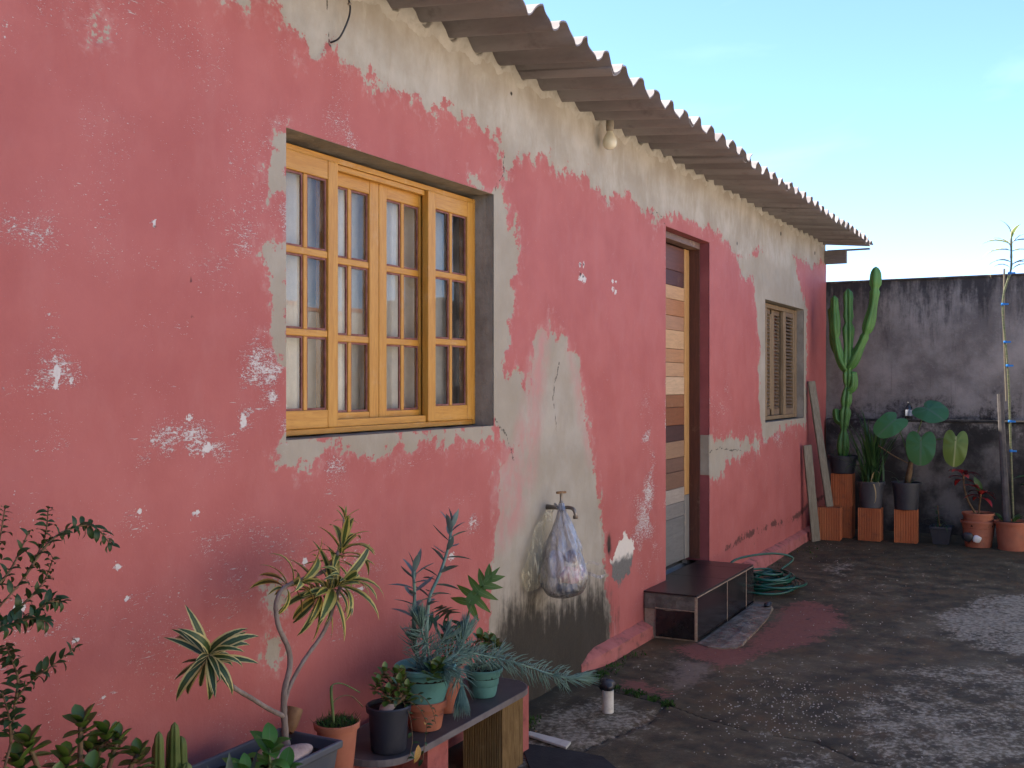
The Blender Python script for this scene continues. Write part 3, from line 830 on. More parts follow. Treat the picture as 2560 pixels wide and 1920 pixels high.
def louvre(xa, xb, ya, yb, sl, sr):
    za, zb = z0 + 0.041, z1 - 0.046
    MB().box(xa, xa + sl, ya, yb, za, zb).build('stile', M_weather_z, lw, bevel=0.003)
    MB().box(xb - sr, xb, ya, yb, za, zb).build('stile', M_weather_z, lw, bevel=0.003)
    MB().box(xa + sl, xb - sr, ya + 0.002, yb, zb - 0.04, zb).build('rail', M_slat, lw, bevel=0.003)
    MB().box(xa + sl, xb - sr, ya + 0.002, yb, za, za + 0.055).build('rail', M_slat, lw, bevel=0.003)
    L = round(xb - xa - sl - sr, 4)
    if L not in slat_me:
        me = MB().box(0, L, -0.017, 0.017, -0.0035, 0.0035, Matrix.Rotation(R(36), 4, 'X')).mesh('slat')
        me.materials.append(M_slat)
        slat_me[L] = me
    n = 26
    for i in range(n):
        z = za + 0.055 + (zb - za - 0.095) * (i + 0.5) / n
        o = bpy.data.objects.new('slat', slat_me[L])
        COL.objects.link(o)
        o.parent = lw
        o.location = (xa + sl, (ya + yb) / 2 + 0.004, z)
        o.rotation_euler = (R(rnd.uniform(-5, 5)), 0, 0)
louvre(x0 + 0.031, 8.70, 0.066, 0.096, 0.05, 0.055)
louvre(8.715, 9.055, 0.100, 0.130, 0.045, 0.085)
louvre(8.925, 9.300, 0.102, 0.132, 0.115, 0.05)
louvre(9.245, x1 - 0.076, 0.066, 0.096, 0.085, 0.045)
MB().box(x0 + 0.03, x1 - 0.08, 0.140, 0.150, z0 + 0.04, z1 - 0.045).build('backing_board', M_bead, lw)

# ------------------------------------------------------------------ door
M_jamb = wood('door_jamb_wood', (0.085, 0.028, 0.018), (0.12, 0.042, 0.025), (0.06, 0.03, 0.018), 'z', 0.6, 0.15)
M_jamb_x = wood('door_head_wood', (0.14, 0.085, 0.07), (0.20, 0.12, 0.09), (0.08, 0.04, 0.03), 'x', 0.6, 0.4)
x0, x1, z0, z1 = DOOR
zs = 0.262
fm = MB()
fm.box(x1 - 0.008, x1 + 0.04, 0.066, 0.135, zs + 0.002, z1 - 0.002); fm.box(x0 - 0.04, x0 + 0.012, 0.066, 0.135, zs + 0.002, z1 - 0.002)
door = fm.build('door', M_jamb, house, bevel=0.002)
tag(door, label='narrow wooden door made of odd boards, grey and worn at the bottom')
MB().box(x0 + 0.012, x1 - 0.008, 0.062, 0.135, z1 - 0.045, z1 - 0.003).build('door_head', M_jamb_x, door, bevel=0.003)
zb_ = [2.349, 2.186, 2.087, 1.997, 1.89, 1.797, 1.674, 1.585, 1.492, 1.374, 1.291, 1.173, 1.069, 0.959, 0.868, 0.758, 0.662, 0.566, zs + 0.008]
cols = [(0.13, 0.05, 0.035), (0.075, 0.028, 0.026), (0.55, 0.36, 0.19), (0.42, 0.20, 0.085), (0.42, 0.25, 0.15), (0.58, 0.40, 0.22), (0.46, 0.26, 0.13), (0.50, 0.33, 0.19), (0.60, 0.46, 0.30), (0.26, 0.12, 0.055), (0.22, 0.085, 0.035), (0.055, 0.026, 0.026), (0.30, 0.20, 0.125), (0.16, 0.095, 0.07), (0.18, 0.105, 0.07), (0.34, 0.285, 0.235), (0.20, 0.185, 0.165), (0.165, 0.16, 0.15)]
for i, c in enumerate(cols):
    c = (c[0] * 0.78 + 0.015, c[1] * 0.70 + 0.008, c[2] * 0.64 + 0.006) if i < 15 else tuple(v * 0.85 for v in c)
    c2 = tuple(v * rnd.uniform(0.55, 0.75) for v in c)
    c3 = tuple(min(1, v * 1.25) for v in c)
    m = wood('door_board_wood', c, c3, c2, 'x', 0.55, 0.12, rnd.choice((6, 9, 13)))
    MB().box(x0 + 0.013, 6.835, 0.140 + rnd.uniform(-0.002, 0.002), 0.172, zb_[i + 1] + 0.0012, zb_[i] - 0.0012).build('board', m, door, bevel=0.0025)
M_stile = wood('door_stile_wood', (0.42, 0.215, 0.07), (0.54, 0.31, 0.12), (0.30, 0.15, 0.05), 'z', 0.5, 0.25)
M_stile_grey = wood('door_stile_grey_wood', (0.17, 0.16, 0.145), (0.24, 0.22, 0.19), (0.11, 0.10, 0.09), 'z', 0.7, 0.2)
MB().box(6.8365, x1 - 0.010, 0.137, 0.172, 0.70, 2.35).build('stile', M_stile, door, bevel=0.003)
MB().box(6.8365, x1 - 0.010, 0.137, 0.172, zs + 0.008, 0.6985).build('stile', M_stile_grey, door, bevel=0.003)

# ------------------------------------------------------------------ corrugated roof
t = NT('fibre_cement')
a1 = t.noise(4, 8, 0.65, (1, 0.25, 1)); a2 = t.noise(60, 5, 0.7)
col = t.mix(t.step(a1, 0.3, 0.7), (0.165, 0.148, 0.146), (0.280, 0.258, 0.252))
col = t.mix(t.math('MULTIPLY', t.step(t.noise(9, 8, 0.7, loc=(4, 4, 4)), 0.52, 0.75), 0.55), col, (0.10, 0.085, 0.085))
oi = t.n.new('ShaderNodeObjectInfo')
col = t.mix(t.math('MULTIPLY', oi.outputs['Random'], 0.25), col, (0.16, 0.13, 0.12))
M_roof = t.base(col, 0.9, 0.2, t.bump(a2, 0.35, 0.003))
PITCH, AMP, EAVE_Y, EAVE_Z, SLOPE = 0.2035, 0.031, -0.45, 2.790, 0.095
CREST0 = 5.134
def roof_sheet(xa, xb, lift, jit):
    n = int(round((xb - xa) / PITCH * 16))
    ys = [EAVE_Y + jit, -0.2, 0.0, 0.4, 1.6, 3.2]
    th = 0.007
    vs, fs = [], []
    for y in ys:
        for s in (0, 1):
            for i in range(n + 1):
                x = xa + (xb - xa) * i / n
                ph = 2 * math.pi * (x - CREST0) / PITCH
                z = EAVE_Z + SLOPE * (y - EAVE_Y) + AMP * math.cos(ph) + lift - 0.0012 * (x - 6.5) + (0.0 if s == 0 else th)
                chip = (0.010 * max(0.0, math.sin(x * 37.0) * math.sin(x * 11.3 + 1.0)) + 0.003 * math.sin(x * 91.0)) if y < -0.3 else 0.0
                vs.append((x, y + chip, z + 0.0035 * math.sin(x * 2.1) + 0.0018 * math.sin(x * 7.7 + y * 3)))
    W_ = n + 1
    for k in range(len(ys) - 1):
        for i in range(n):
            b0, b1 = k * 2 * W_ + i, (k + 1) * 2 * W_ + i
            fs.append((b0, b1, b1 + 1, b0 + 1))
            fs.append((b0 + W_, b0 + W_ + 1, b1 + W_ + 1, b1 + W_))
        for i in (0, n):
            b0, b1 = k * 2 * W_ + i, (k + 1) * 2 * W_ + i
            fs.append((b0, b0 + W_, b1 + W_, b1))
    for i in range(n):
        fs.append((i, i + 1, i + 1 + W_, i + W_))
        k = (len(ys) - 1) * 2 * W_
        fs.append((k + i, k + i + W_, k + i + 1 + W_, k + i + 1))
    MB().add(vs, fs).build('roof_sheet', M_roof, house, autosmooth=50)
k0 = CREST0 + PITCH * 0.30
xs_ = []
x = k0 - PITCH * 5 * 7
while x < XC - 0.3:
    xs_.append(x)
    x += PITCH * 5
for i, x in enumerate(xs_):
    xb = min(x + PITCH * 5.6, XC + 0.02)
    if xb - x > 0.15:
        roof_sheet(x, xb, 0.0085 * (i % 2), rnd.uniform(-0.012, 0.012))
# back slope, ridge and mortar bedding on the wall head
M_mortar = mat('bedding_mortar', (0.40, 0.36, 0.30), (0.50, 0.46, 0.40), 8, 0.9, 0.2, 0.6, 30, 0.01, dirt=(0.22, 0.18, 0.13))
MB().add([(-2.1, 3.19, 3.10), (XC + 0.05, 3.19, 3.10), (XC + 0.05, 6.4, 2.80), (-2.1, 6.4, 2.80), (-2.1, 3.19, 3.13), (XC + 0.05, 3.19, 3.13), (XC + 0.05, 6.4, 2.83), (-2.1, 6.4, 2.83)], [(3, 2, 1, 0), (4, 5, 6, 7), (0, 1, 5, 4), (1, 2, 6, 5), (2, 3, 7, 6), (3, 0, 4, 7)]).build('back_roof', M_roof, house)
bed = MB()
nn = int((XC + 2) / 0.03)
vs, fs = [], []
for i in range(nn + 1):
    x = -2 + (XC + 2) * i / nn
    ph = 2 * math.pi * (x - CREST0) / PITCH
    zt = EAVE_Z + SLOPE * 0.45 + AMP * math.cos(ph) - 0.0012 * (x - 6.5) + 0.001
    d = rnd.uniform(-0.006, 0.004)
    vs += [(x, 0.016, 2.742), (x, -0.007 + d, zt - 0.014), (x, 0.0, zt), (x, 0.10, zt + 0.008)]
for i in range(nn):
    for k in range(3):
        a = i * 4 + k
        fs.append((a, a + 4, a + 5, a + 1))
bed.add(vs, fs)
bed.build('mortar_bedding', M_mortar, house, autosmooth=60)
# end beam sticking out under the last sheet
M_beam = wood('grey_beam_wood', (0.14, 0.12, 0.115), (0.20, 0.175, 0.165), (0.09, 0.08, 0.08), 'y', 0.8, 0.15)
MB().box(XC - 0.06, XC - 0.005, -0.205, 0.0025, 2.615, 2.745).build('beam_end', M_beam, house, bevel=0.003)
MB().box(XC - 0.04, XC - 0.012, -0.42, -0.02, 2.735, 2.752).build('batten', M_beam, house, bevel=0.002)

# ================================================================== boundary walls and what stands across the yard
t = NT('mouldy_shaded_render')
m1, m2, m3 = t.noise(2.2, 8, 0.62), t.noise(9, 8, 0.68, (1, 1, 0.18)), t.noise(30, 7, 0.68)
sep = t.n.new('ShaderNodeSeparateXYZ'); tcw = t.n.new('ShaderNodeTexCoord')
t.link(tcw.outputs['Object'], sep.inputs[0])
zz = sep.outputs[2]
base = t.mix(t.step(m1, 0.35, 0.68), (0.130, 0.112, 0.104), (0.265, 0.233, 0.214))
base = t.mix(t.math('MULTIPLY', t.step(m3, 0.5, 0.75), 0.4), base, (0.27, 0.245, 0.235))
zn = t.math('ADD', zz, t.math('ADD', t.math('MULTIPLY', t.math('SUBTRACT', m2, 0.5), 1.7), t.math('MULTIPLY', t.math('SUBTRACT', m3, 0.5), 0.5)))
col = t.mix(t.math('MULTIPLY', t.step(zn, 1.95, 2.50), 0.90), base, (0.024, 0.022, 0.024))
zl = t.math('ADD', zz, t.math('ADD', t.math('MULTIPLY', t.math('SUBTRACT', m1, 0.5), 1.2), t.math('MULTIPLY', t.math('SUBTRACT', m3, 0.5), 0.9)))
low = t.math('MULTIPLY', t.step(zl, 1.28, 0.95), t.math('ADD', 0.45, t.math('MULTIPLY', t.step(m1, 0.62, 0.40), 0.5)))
col = t.mix(low, col, (0.022, 0.020, 0.019))  # low stains, deepened by shade painted into the wall colour
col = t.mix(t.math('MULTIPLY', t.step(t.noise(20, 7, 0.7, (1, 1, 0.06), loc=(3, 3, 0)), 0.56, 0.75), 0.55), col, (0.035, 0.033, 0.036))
M_mould_shade = t.base(col, 0.92, 0.2, t.bump(t.math('ADD', m3, m2), 0.5, 0.01))
BWX = 10.72
bw = thing('boundary_wall', (BWX, -2.6, 0), 'tall dark mould-stained rendered wall closing the yard behind the potted plants', 'wall')
def noisy_panel(y0, y1, z0, z1, x, seed):
    ys, zs2 = np.arange(y0, y1 + 0.01, 0.08), np.arange(z0, z1 + 0.001, (z1 - z0) / 24)
    vs = []
    g = random.Random(seed)
    for z in zs2:
        for y in ys:
            vs.append((x + (float(fbm(np.array([y * 2.0]), np.array([z * 2.0]), seed, 3)[0]) - 0.5) * 0.03, y, z))
    n = len(ys)
    fs = [(j * n + i + 1, j * n + i, (j + 1) * n + i, (j + 1) * n + i + 1) for j in range(len(zs2) - 1) for i in range(n - 1)]
    return MB().add(vs, fs)
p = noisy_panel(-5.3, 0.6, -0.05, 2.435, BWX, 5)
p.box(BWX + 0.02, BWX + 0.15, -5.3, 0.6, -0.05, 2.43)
p.build('wall', M_mould_shade, bw, autosmooth=60)
MB().box(BWX - 0.02, BWX + 0.16, -5.3, 0.6, 2.432, 2.452).build('coping', M_mould_shade, bw, bevel=0.006)
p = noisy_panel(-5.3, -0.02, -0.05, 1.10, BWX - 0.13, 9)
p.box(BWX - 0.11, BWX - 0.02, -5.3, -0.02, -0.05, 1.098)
p.build('footing_wall', M_mould_shade, bw, autosmooth=60)
M_ledge_shade = mat('shaded_ledge', (0.022, 0.020, 0.019), (0.05, 0.045, 0.042), 12, 0.95, 0.1, 0.6, 40, 0.01)  # shade painted into the ledge colour so its top does not read bright
MB().box(BWX - 0.135, BWX - 0.015, -5.3, -0.02, 1.085, 1.112).build('ledge', M_ledge_shade, bw, bevel=0.01)

M_opp = mat('opposite_render', (0.60, 0.56, 0.50), (0.70, 0.66, 0.59), 2, 0.9, 0.2, 0.3, 20, 0.01, dirt=(0.36, 0.33, 0.29))
M_tile = mat('roof_tile_clay', (0.36, 0.13, 0.06), (0.46, 0.19, 0.09), 5, 0.8, 0.3, 0.3, 30, dirt=(0.12, 0.07, 0.05))
M_limewash = mat('limewash', (0.62, 0.60, 0.56), (0.72, 0.70, 0.66), 2, 0.9, 0.2, 0.2, 20)
ow = thing('boundary_wall', (3, -5.4, 0), 'plain grey rendered wall on the far side of the yard, behind the viewer', 'wall')
MB().box(-8, 16, -5.5, -5.34, -0.05, 2.3).build('wall', M_opp, ow)
tile_me = None
mbt = MB()
prof = [(0.075 * math.cos(a), 0.06 * math.sin(a)) for a in [math.pi * k / 6 for k in range(7)]]
vs = [(0, y, z) for y, z in prof] + [(0.4, y * 0.8, z * 0.8 + 0.012) for y, z in prof]
mbt.add(vs, [(k, k + 1, k + 8, k + 7) for k in range(6)])
tile_me = mbt.mesh('tile'); tile_me.materials.append(M_tile)
for i in range(60):
    inst('tile', tile_me, ow, (-8 + i * 0.4, -5.42, 2.305), (1, 0, rnd.uniform(-0.02, 0.02)))
shade_wall = thing('boundary_wall', (-1.7, -2.6, 0), 'unseen grey rendered wall added at the left of the yard to shade the house wall', 'wall')  # added out of view to block sky from the left of the facade
M_side = mat('grey_side_render', (0.16, 0.15, 0.14), (0.24, 0.225, 0.21), 2, 0.9, 0.2, 0.3, 20, 0.01, dirt=(0.06, 0.055, 0.05))
MB().box(-1.85, -1.70, -5.33, -0.02, -0.05, 2.3).build('wall', M_side, shade_wall)
MB().box(-1.88, -1.67, -5.33, -0.02, 2.301, 2.35).build('coping', M_side, shade_wall)
nh = thing('neighbour_house', (7, -10, 0), 'white house with tiled roof across the street, seen only in the window panes', 'house')
MB().box(3.0, 12.5, -14, -9.0, -0.05, 3.0).build('wall', M_limewash, nh)
rf = MB()
rf.add([(2.6, -8.5, 2.95), (12.9, -8.5, 2.95), (12.9, -11.5, 4.1), (2.6, -11.5, 4.1), (2.6, -14.5, 2.95), (12.9, -14.5, 2.95)], [(0, 1, 2, 3), (3, 2, 5, 4)])
rf.build('roof', M_tile, nh)

# ================================================================== things fixed on the wall
M_metal = mat('old_brass', (0.20, 0.16, 0.12), (0.30, 0.26, 0.21), 20, 0.45, 0.5, 0.3, 80, 0.002, metallic=0.7, dirt=(0.10, 0.07, 0.05))
M_rust = mat('rusty_metal', (0.24, 0.12, 0.05), (0.33, 0.19, 0.09), 20, 0.7, 0.4, 0.3, 80, 0.002, metallic=0.3)
M_blackplastic = mat('black_plastic', (0.015, 0.015, 0.018), (0.03, 0.03, 0.035), 6, 0.45, 0.5, 0)

# tap
tp = thing('water_tap', (4.480, 0, 0.868), 'old brass wall tap above the damp plaster patch', 'tap')
MB().tube([(4.480, 0.005, 0.868), (4.480, -0.035, 0.868), (4.475, -0.075, 0.868)], [0.013, 0.010, 0.012], 12).build('pipe', M_metal, tp, smooth=True)
MB().lathe([(0.026, 0), (0.026, 0.006), (0.018, 0.010)], (0, 0, 0), 16).build('flange', M_metal, tp).matrix_local = Matrix.Translation((0, -0.001, 0)) @ Matrix.Rotation(R(90), 4, 'X')
MB().tube(catmull([(4.475, -0.075, 0.868), (4.473, -0.110, 0.872), (4.471, -0.135, 0.867), (4.470, -0.146, 0.848), (4.470, -0.147, 0.836)], 4), 0.0085, 12).build('spout', M_metal, tp, smooth=True)
MB().lathe([(0.010, 0), (0.012, 0.003), (0.012, 0.014), (0.010, 0.016)], (4.470, -0.147, 0.822), 14).build('nozzle', M_metal, tp, autosmooth=40)
MB().lathe([(0.011, 0), (0.013, 0.010), (0.009, 0.022), (0.007, 0.026), (0.006, 0.062), (0.008, 0.066)], (4.475, -0.072, 0.874), 12).build('spindle', M_metal, tp, autosmooth=40)
MB().tube([(4.452, -0.060, 0.940), (4.498, -0.084, 0.940)], 0.006, 8).build('handle', M_rust, tp, smooth=True)

# carrier bag hanging from the tap
t = NT('thin_plastic_film')
t.n.remove(t.p)
tr = t.n.new('ShaderNodeBsdfTransparent'); tr.inputs[0].default_value = (0.95, 0.95, 0.97, 1)
tl = t.n.new('ShaderNodeBsdfTranslucent'); tl.inputs[0].default_value = (0.90, 0.88, 0.88, 1)
dfz = t.n.new('ShaderNodeBsdfDiffuse'); dfz.inputs[0].default_value = (0.88, 0.86, 0.86, 1)
gl = t.n.new('ShaderNodeBsdfGlossy'); gl.inputs['Roughness'].default_value = 0.18
f1 = t.noise(9, 7, 0.7, (3.0, 3.0, 0.7), dist=1.5); f2 = t.noise(28, 6, 0.7, (1.5, 1.5, 0.6), loc=(2, 2, 2))
nb = t.bump(t.math('ADD', f1, t.math('MULTIPLY', f2, 0.5)), 0.9, 0.02)
for b in (tl, dfz, gl):
    t.link(nb, b.inputs['Normal'])
a = t.n.new('ShaderNodeMixShader'); a.inputs[0].default_value = 0.5
t.link(tl.outputs[0], a.inputs[1]); t.link(dfz.outputs[0], a.inputs[2])
b = t.n.new('ShaderNodeMixShader')
t.link(t.math('ADD', 0.09, t.math('MULTIPLY', t.step(f1, 0.46, 0.70), 0.45)), b.inputs[0])
t.link(tr.outputs[0], b.inputs[1]); t.link(a.outputs[0], b.inputs[2])
c = t.n.new('ShaderNodeMixShader')
fr = t.n.new('ShaderNodeFresnel'); fr.inputs[0].default_value = 1.4; t.link(nb, fr.inputs['Normal'])
t.link(fr.outputs[0], c.inputs[0]); t.link(b.outputs[0], c.inputs[1]); t.link(gl.outputs[0], c.inputs[2])
t.link(c.outputs[0], t.out.inputs[0])
M_film = t.m
BX, BY = 4.385, -0.125
bag = thing('plastic_bag', (BX, BY, 0.478), 'translucent carrier bag full of odds and ends hanging from the tap', 'bag')
def bag_surface(grow=1.0, seed=0, c=(BX, BY), prof=None):
    prof = prof or [(0.012, 0.892), (0.017, 0.865), (0.027, 0.83), (0.042, 0.79), (0.060, 0.745), (0.078, 0.70), (0.094, 0.65), (0.107, 0.60), (0.111, 0.565), (0.103, 0.525), (0.080, 0.493), (0.040, 0.475), (0.004, 0.470)]
    g = random.Random(seed)
    ph = [g.uniform(0, 6.3) for _ in range(8)]
    n = 72
    vs, fs = [], []
    P2 = catmull([(r, 0, z) for r, z in prof], 4)
    for p in P2:
        r, z = max(p.x, 0.003), p.z
        k = max(0, min(1, (z - 0.50) / 0.3))
        for i in range(n):
            a = 2 * math.pi * i / n
            w = 1 + 0.16 * k * math.sin(9 * a + ph[0] + 2 * math.sin(z * 9)) + 0.09 * math.sin(14 * a + ph[1] + z * 25) * k + 0.07 * math.sin(3 * a + ph[2] + z * 18) + 0.05 * math.sin(5 * a - z * 40 + ph[3]) + 0.03 * math.sin(23 * a + z * 60 + ph[4])
            x = c[0] + 0.075 * max(0.0, (z - 0.66) / 0.23) ** 1.3 + r * grow * w * math.cos(a)
            y = min(c[1] + 0.045 * max(0.0, (z - 0.66) / 0.23) ** 1.3 + 0.85 * r * grow * w * math.sin(a), -0.012)
            vs.append((x, y, z))
    for j in range(len(P2) - 1):
        for i in range(n):
            i2 = (i + 1) % n
            fs.append((j * n + i, j * n + i2, (j + 1) * n + i2, (j + 1) * n + i))
    return MB().add(vs, fs)
bag_surface(1.10, 4).build('film', M_film, bag, smooth=True)
# loose flap of film behind, towards the wall, and the free handle loop
M_film2 = mat('yellowed_film', (0.55, 0.47, 0.30), (0.66, 0.60, 0.44), 10, 0.4, 0.5, 0.5, 25, 0.01)
t = NT('yellowed_film_thin'); t.n.remove(t.p)
tr = t.n.new('ShaderNodeBsdfTransparent'); tr.inputs[0].default_value = (0.97, 0.94, 0.84, 1)
dfz = t.n.new('ShaderNodeBsdfDiffuse'); dfz.inputs[0].default_value = (0.62, 0.56, 0.40, 1)
a = t.n.new('ShaderNodeMixShader')
t.link(t.math('ADD', 0.15, t.math('MULTIPLY', t.step(t.noise(14, 6, 0.7, (3, 3, 0.6), dist=1.0), 0.5, 0.68), 0.55)), a.inputs[0])
t.link(tr.outputs[0], a.inputs[1]); t.link(dfz.outputs[0], a.inputs[2]); t.link(a.outputs[0], t.out.inputs[0])
M_film2 = t.m
vs, fs = [], []
fl_l = [(4.402, 0.865), (4.335, 0.80), (4.260, 0.73), (4.205, 0.66), (4.185, 0.60), (4.200, 0.55), (4.230, 0.51)]
fl_r = [(4.425, 0.865), (4.390, 0.80), (4.355, 0.73), (4.325, 0.66), (4.315, 0.60), (4.310, 0.56), (4.305, 0.53)]
for (xa, za), (xb, zb2) in zip(fl_l, fl_r):
    for k in range(6):
        s = k / 5
        vs.append((xa + (xb - xa) * s, -0.022 - 0.035 * s - 0.012 * math.sin(s * 9 + za * 30), za + (zb2 - za) * s))
for j in range(6):
    for k in range(5):
        a_ = j * 6 + k
        fs.append((a_, a_ + 1, a_ + 7, a_ + 6))
MB().add(vs, fs).build('loose_flap', M_film2, bag, smooth=True)
lp = catmull([(4.460, -0.175, 0.60), (4.480, -0.215, 0.625), (4.495, -0.262, 0.612), (4.495, -0.285, 0.575), (4.480, -0.262, 0.562), (4.465, -0.215, 0.578), (4.455, -0.18, 0.585)], 4)
vs, fs = [], []
for i, q in enumerate(lp):
    vs += [q + Vector((0, 0, 0.007)), q - Vector((0.003, 0, 0.007))]
fs = [(2 * i, 2 * i + 1, 2 * i + 3, 2 * i + 2) for i in range(len(lp) - 1)]
MB().add(vs, fs).build('handle_loop', M_film, bag, smooth=True)
MB().tube(catmull([(4.402, -0.105, 0.868), (4.415, -0.075, 0.886), (4.445, -0.055, 0.886), (4.450, -0.075, 0.860), (4.405, -0.115, 0.862)], 4), 0.006, 8).build('knot', M_film, bag, smooth=True)
def item(name, c, r, m, label, cat, seed, amp=0.22):
    o = MB().blob(c, r, 18, 12, seed, amp, 2.4).build(name, m, None, smooth=True, origin=(c[0], c[1], c[2] - r[2]))
    return tag(o, label, cat)
M_pinkcloth = mat('pink_white_cloth', (0.72, 0.42, 0.44), (0.82, 0.70, 0.68), 26, 0.8, 0.2, 0.4, 60, 0.006, dirt=(0.55, 0.10, 0.13), dirt_amt=0.8)
M_bluegrey = mat('blue_grey_plastic', (0.10, 0.13, 0.20), (0.18, 0.23, 0.32), 8, 0.35, 0.5, 0.1)
M_print = mat('red_blue_print', (0.05, 0.06, 0.26), (0.45, 0.05, 0.07), 40, 0.5, 0.4, 0.2, dirt=(0.8, 0.78, 0.8), dirt_amt=0.8)
M_brown = mat('brown_leather', (0.16, 0.07, 0.035), (0.24, 0.12, 0.06), 10, 0.6, 0.4, 0.2)
M_violetgrey = mat('violet_grey_cloth', (0.42, 0.39, 0.40), (0.58, 0.55, 0.56), 9, 0.9, 0.2, 0.3)
item('cloth_bundle', (4.395, -0.150, 0.572), (0.058, 0.048, 0.038), M_pinkcloth, 'pink and white crumpled bundle inside the hanging carrier bag', 'bundle', 3)
item('plastic_tub', (4.385, -0.140, 0.518), (0.064, 0.050, 0.030), M_bluegrey, 'blue-grey plastic tub at the bottom of the hanging carrier bag', 'tub', 5, 0.06)
item('printed_packet', (4.440, -0.180, 0.582), (0.030, 0.025, 0.040), M_print, 'red and blue printed packet at the right of the hanging bag', 'packet', 7)
item('leather_piece', (4.420, -0.155, 0.655), (0.040, 0.040, 0.030), M_brown, 'brown leather piece near the top of the hanging bag', 'leather', 9, 0.1)
item('cloth_rag', (4.355, -0.095, 0.625), (0.055, 0.045, 0.060), M_violetgrey, 'violet-grey rag at the left inside the hanging bag', 'rag', 11)

# bulb holder
lampo = thing('wall_lamp', (5.085, -0.06, 2.69), 'bare bulb in a grey holder hanging under the eaves', 'lamp')
t = NT('milky_bulb'); t.p.inputs['Coat Weight'].default_value = 0.3
M_bulb = t.base(t.mix(t.noise(20), (0.62, 0.55, 0.38), (0.72, 0.66, 0.5)), 0.25, 0.5)
MB().lathe([(0.004, -0.10), (0.018, -0.098), (0.032, -0.085), (0.0375, -0.064), (0.035, -0.045), (0.025, -0.025), (0.016, -0.010), (0.014, 0.0)], (5.085, -0.06, 2.755), 22).build('bulb', M_bulb, lampo, smooth=True)
MB().lathe([(0.015, -0.004), (0.019, 0.0), (0.021, 0.030), (0.019, 0.055), (0.011, 0.070)], (5.085, -0.06, 2.753), 16).build('socket', mat('grey_bakelite', (0.20, 0.17, 0.13), (0.30, 0.26, 0.20), 14, 0.6), lampo, smooth=True)
MB().tube(catmull([(5.085, -0.06, 2.818), (5.085, -0.045, 2.834), (5.088, -0.01, 2.822), (5.088, 0.01, 2.812)], 3), 0.005, 6).build('flex', M_blackplastic, lampo, smooth=True)
# loose wire
wr = thing('loose_wire', (2.847, 0, 2.584), 'short black wire hanging out of the plaster at the top left', 'wire')
MB().tube(catmull([(2.847, 0.005, 2.584), (2.850, -0.03, 2.596), (2.867, -0.05, 2.651), (2.882, -0.05, 2.695), (2.882, -0.045, 2.727), (2.888, -0.02, 2.79)], 5), 0.0032, 6).build('cable', M_blackplastic, wr, smooth=True)
MB().blob((2.882, -0.047, 2.715), (0.007, 0.007, 0.006), 10, 6).build('connector', M_metal, wr, smooth=True)

# ================================================================== doorstep
M_blacktile = mat('black_ceramic', (0.010, 0.009, 0.010), (0.022, 0.018, 0.019), 5, 0.16, 0.5, 0.08, 40, 0.002, dirt=(0.05, 0.04, 0.035), dirt_amt=0.35)
M_toptile = mat('dark_brown_ceramic', (0.016, 0.010, 0.011), (0.028, 0.019, 0.019), 4, 0.34, 0.5, 0.08, 40, 0.002, dirt=(0.06, 0.05, 0.045), dirt_amt=0.3)
M_grout = mat('old_grout', (0.26, 0.20, 0.15), (0.36, 0.27, 0.20), 22, 0.9, 0.2, 0.4, 60, 0.004, dirt=(0.20, 0.07, 0.06), dirt_amt=0.7)
M_brokencement = mat('broken_cement', (0.08, 0.07, 0.06), (0.16, 0.14, 0.12), 14, 0.9, 0.2, 0.8, 30, 0.01)
ds = thing('doorstep', (6.31, -0.15, 0), 'black tiled doorstep in front of the wooden door', 'step')
SX0, SX1, SY, SZ = 5.72, 6.905, -0.315, 0.262
rough_box(SX0 + 0.011, SX1 - 0.011, SY + 0.011, -0.002, -0.04, SZ - 0.011, 0.002, 21, 16).build('core', M_grout, ds)
tx = [SX0 + 0.004, 6.305, 6.72, SX1 - 0.004]
M_groutlite = mat('tan_grout', (0.30, 0.22, 0.15), (0.42, 0.31, 0.22), 40, 0.9, 0.2, 0.4, 90, 0.004, dirt=(0.28, 0.10, 0.08), dirt_amt=0.8)
MB().box(SX0 + 0.002, SX1 - 0.002, SY - 0.0015, SY + 0.012, SZ - 0.0152, SZ - 0.0105).build('grout_line', M_groutlite, ds)
for x in tx[:3]:
    MB().box(x - 0.0035 + 0.003 * (x < 5.8), x + 0.0035 + 0.003 * (x < 5.8), SY - 0.001, SY + 0.012, 0.004, SZ - 0.0155).build('grout_line', M_groutlite, ds)
MB().box(SX0 - 0.001, SX0 + 0.012, SY + 0.006, -0.07, 0.170, 0.174).build('grout_line', M_groutlite, ds)
for i in range(3):
    MB().box(tx[i] + 0.004, tx[i + 1] - 0.004, SY, SY + 0.010, 0.006 + 0.01 * (i == 2), SZ - 0.014).build('riser_tile', M_blacktile, ds, bevel=0.0015)
for i in range(3):
    MB().box(tx[i] + 0.0015, tx[i + 1] - 0.0015, SY + 0.002, 0.062, SZ - 0.010, SZ).build('tread_tile', M_toptile, ds, bevel=0.002)
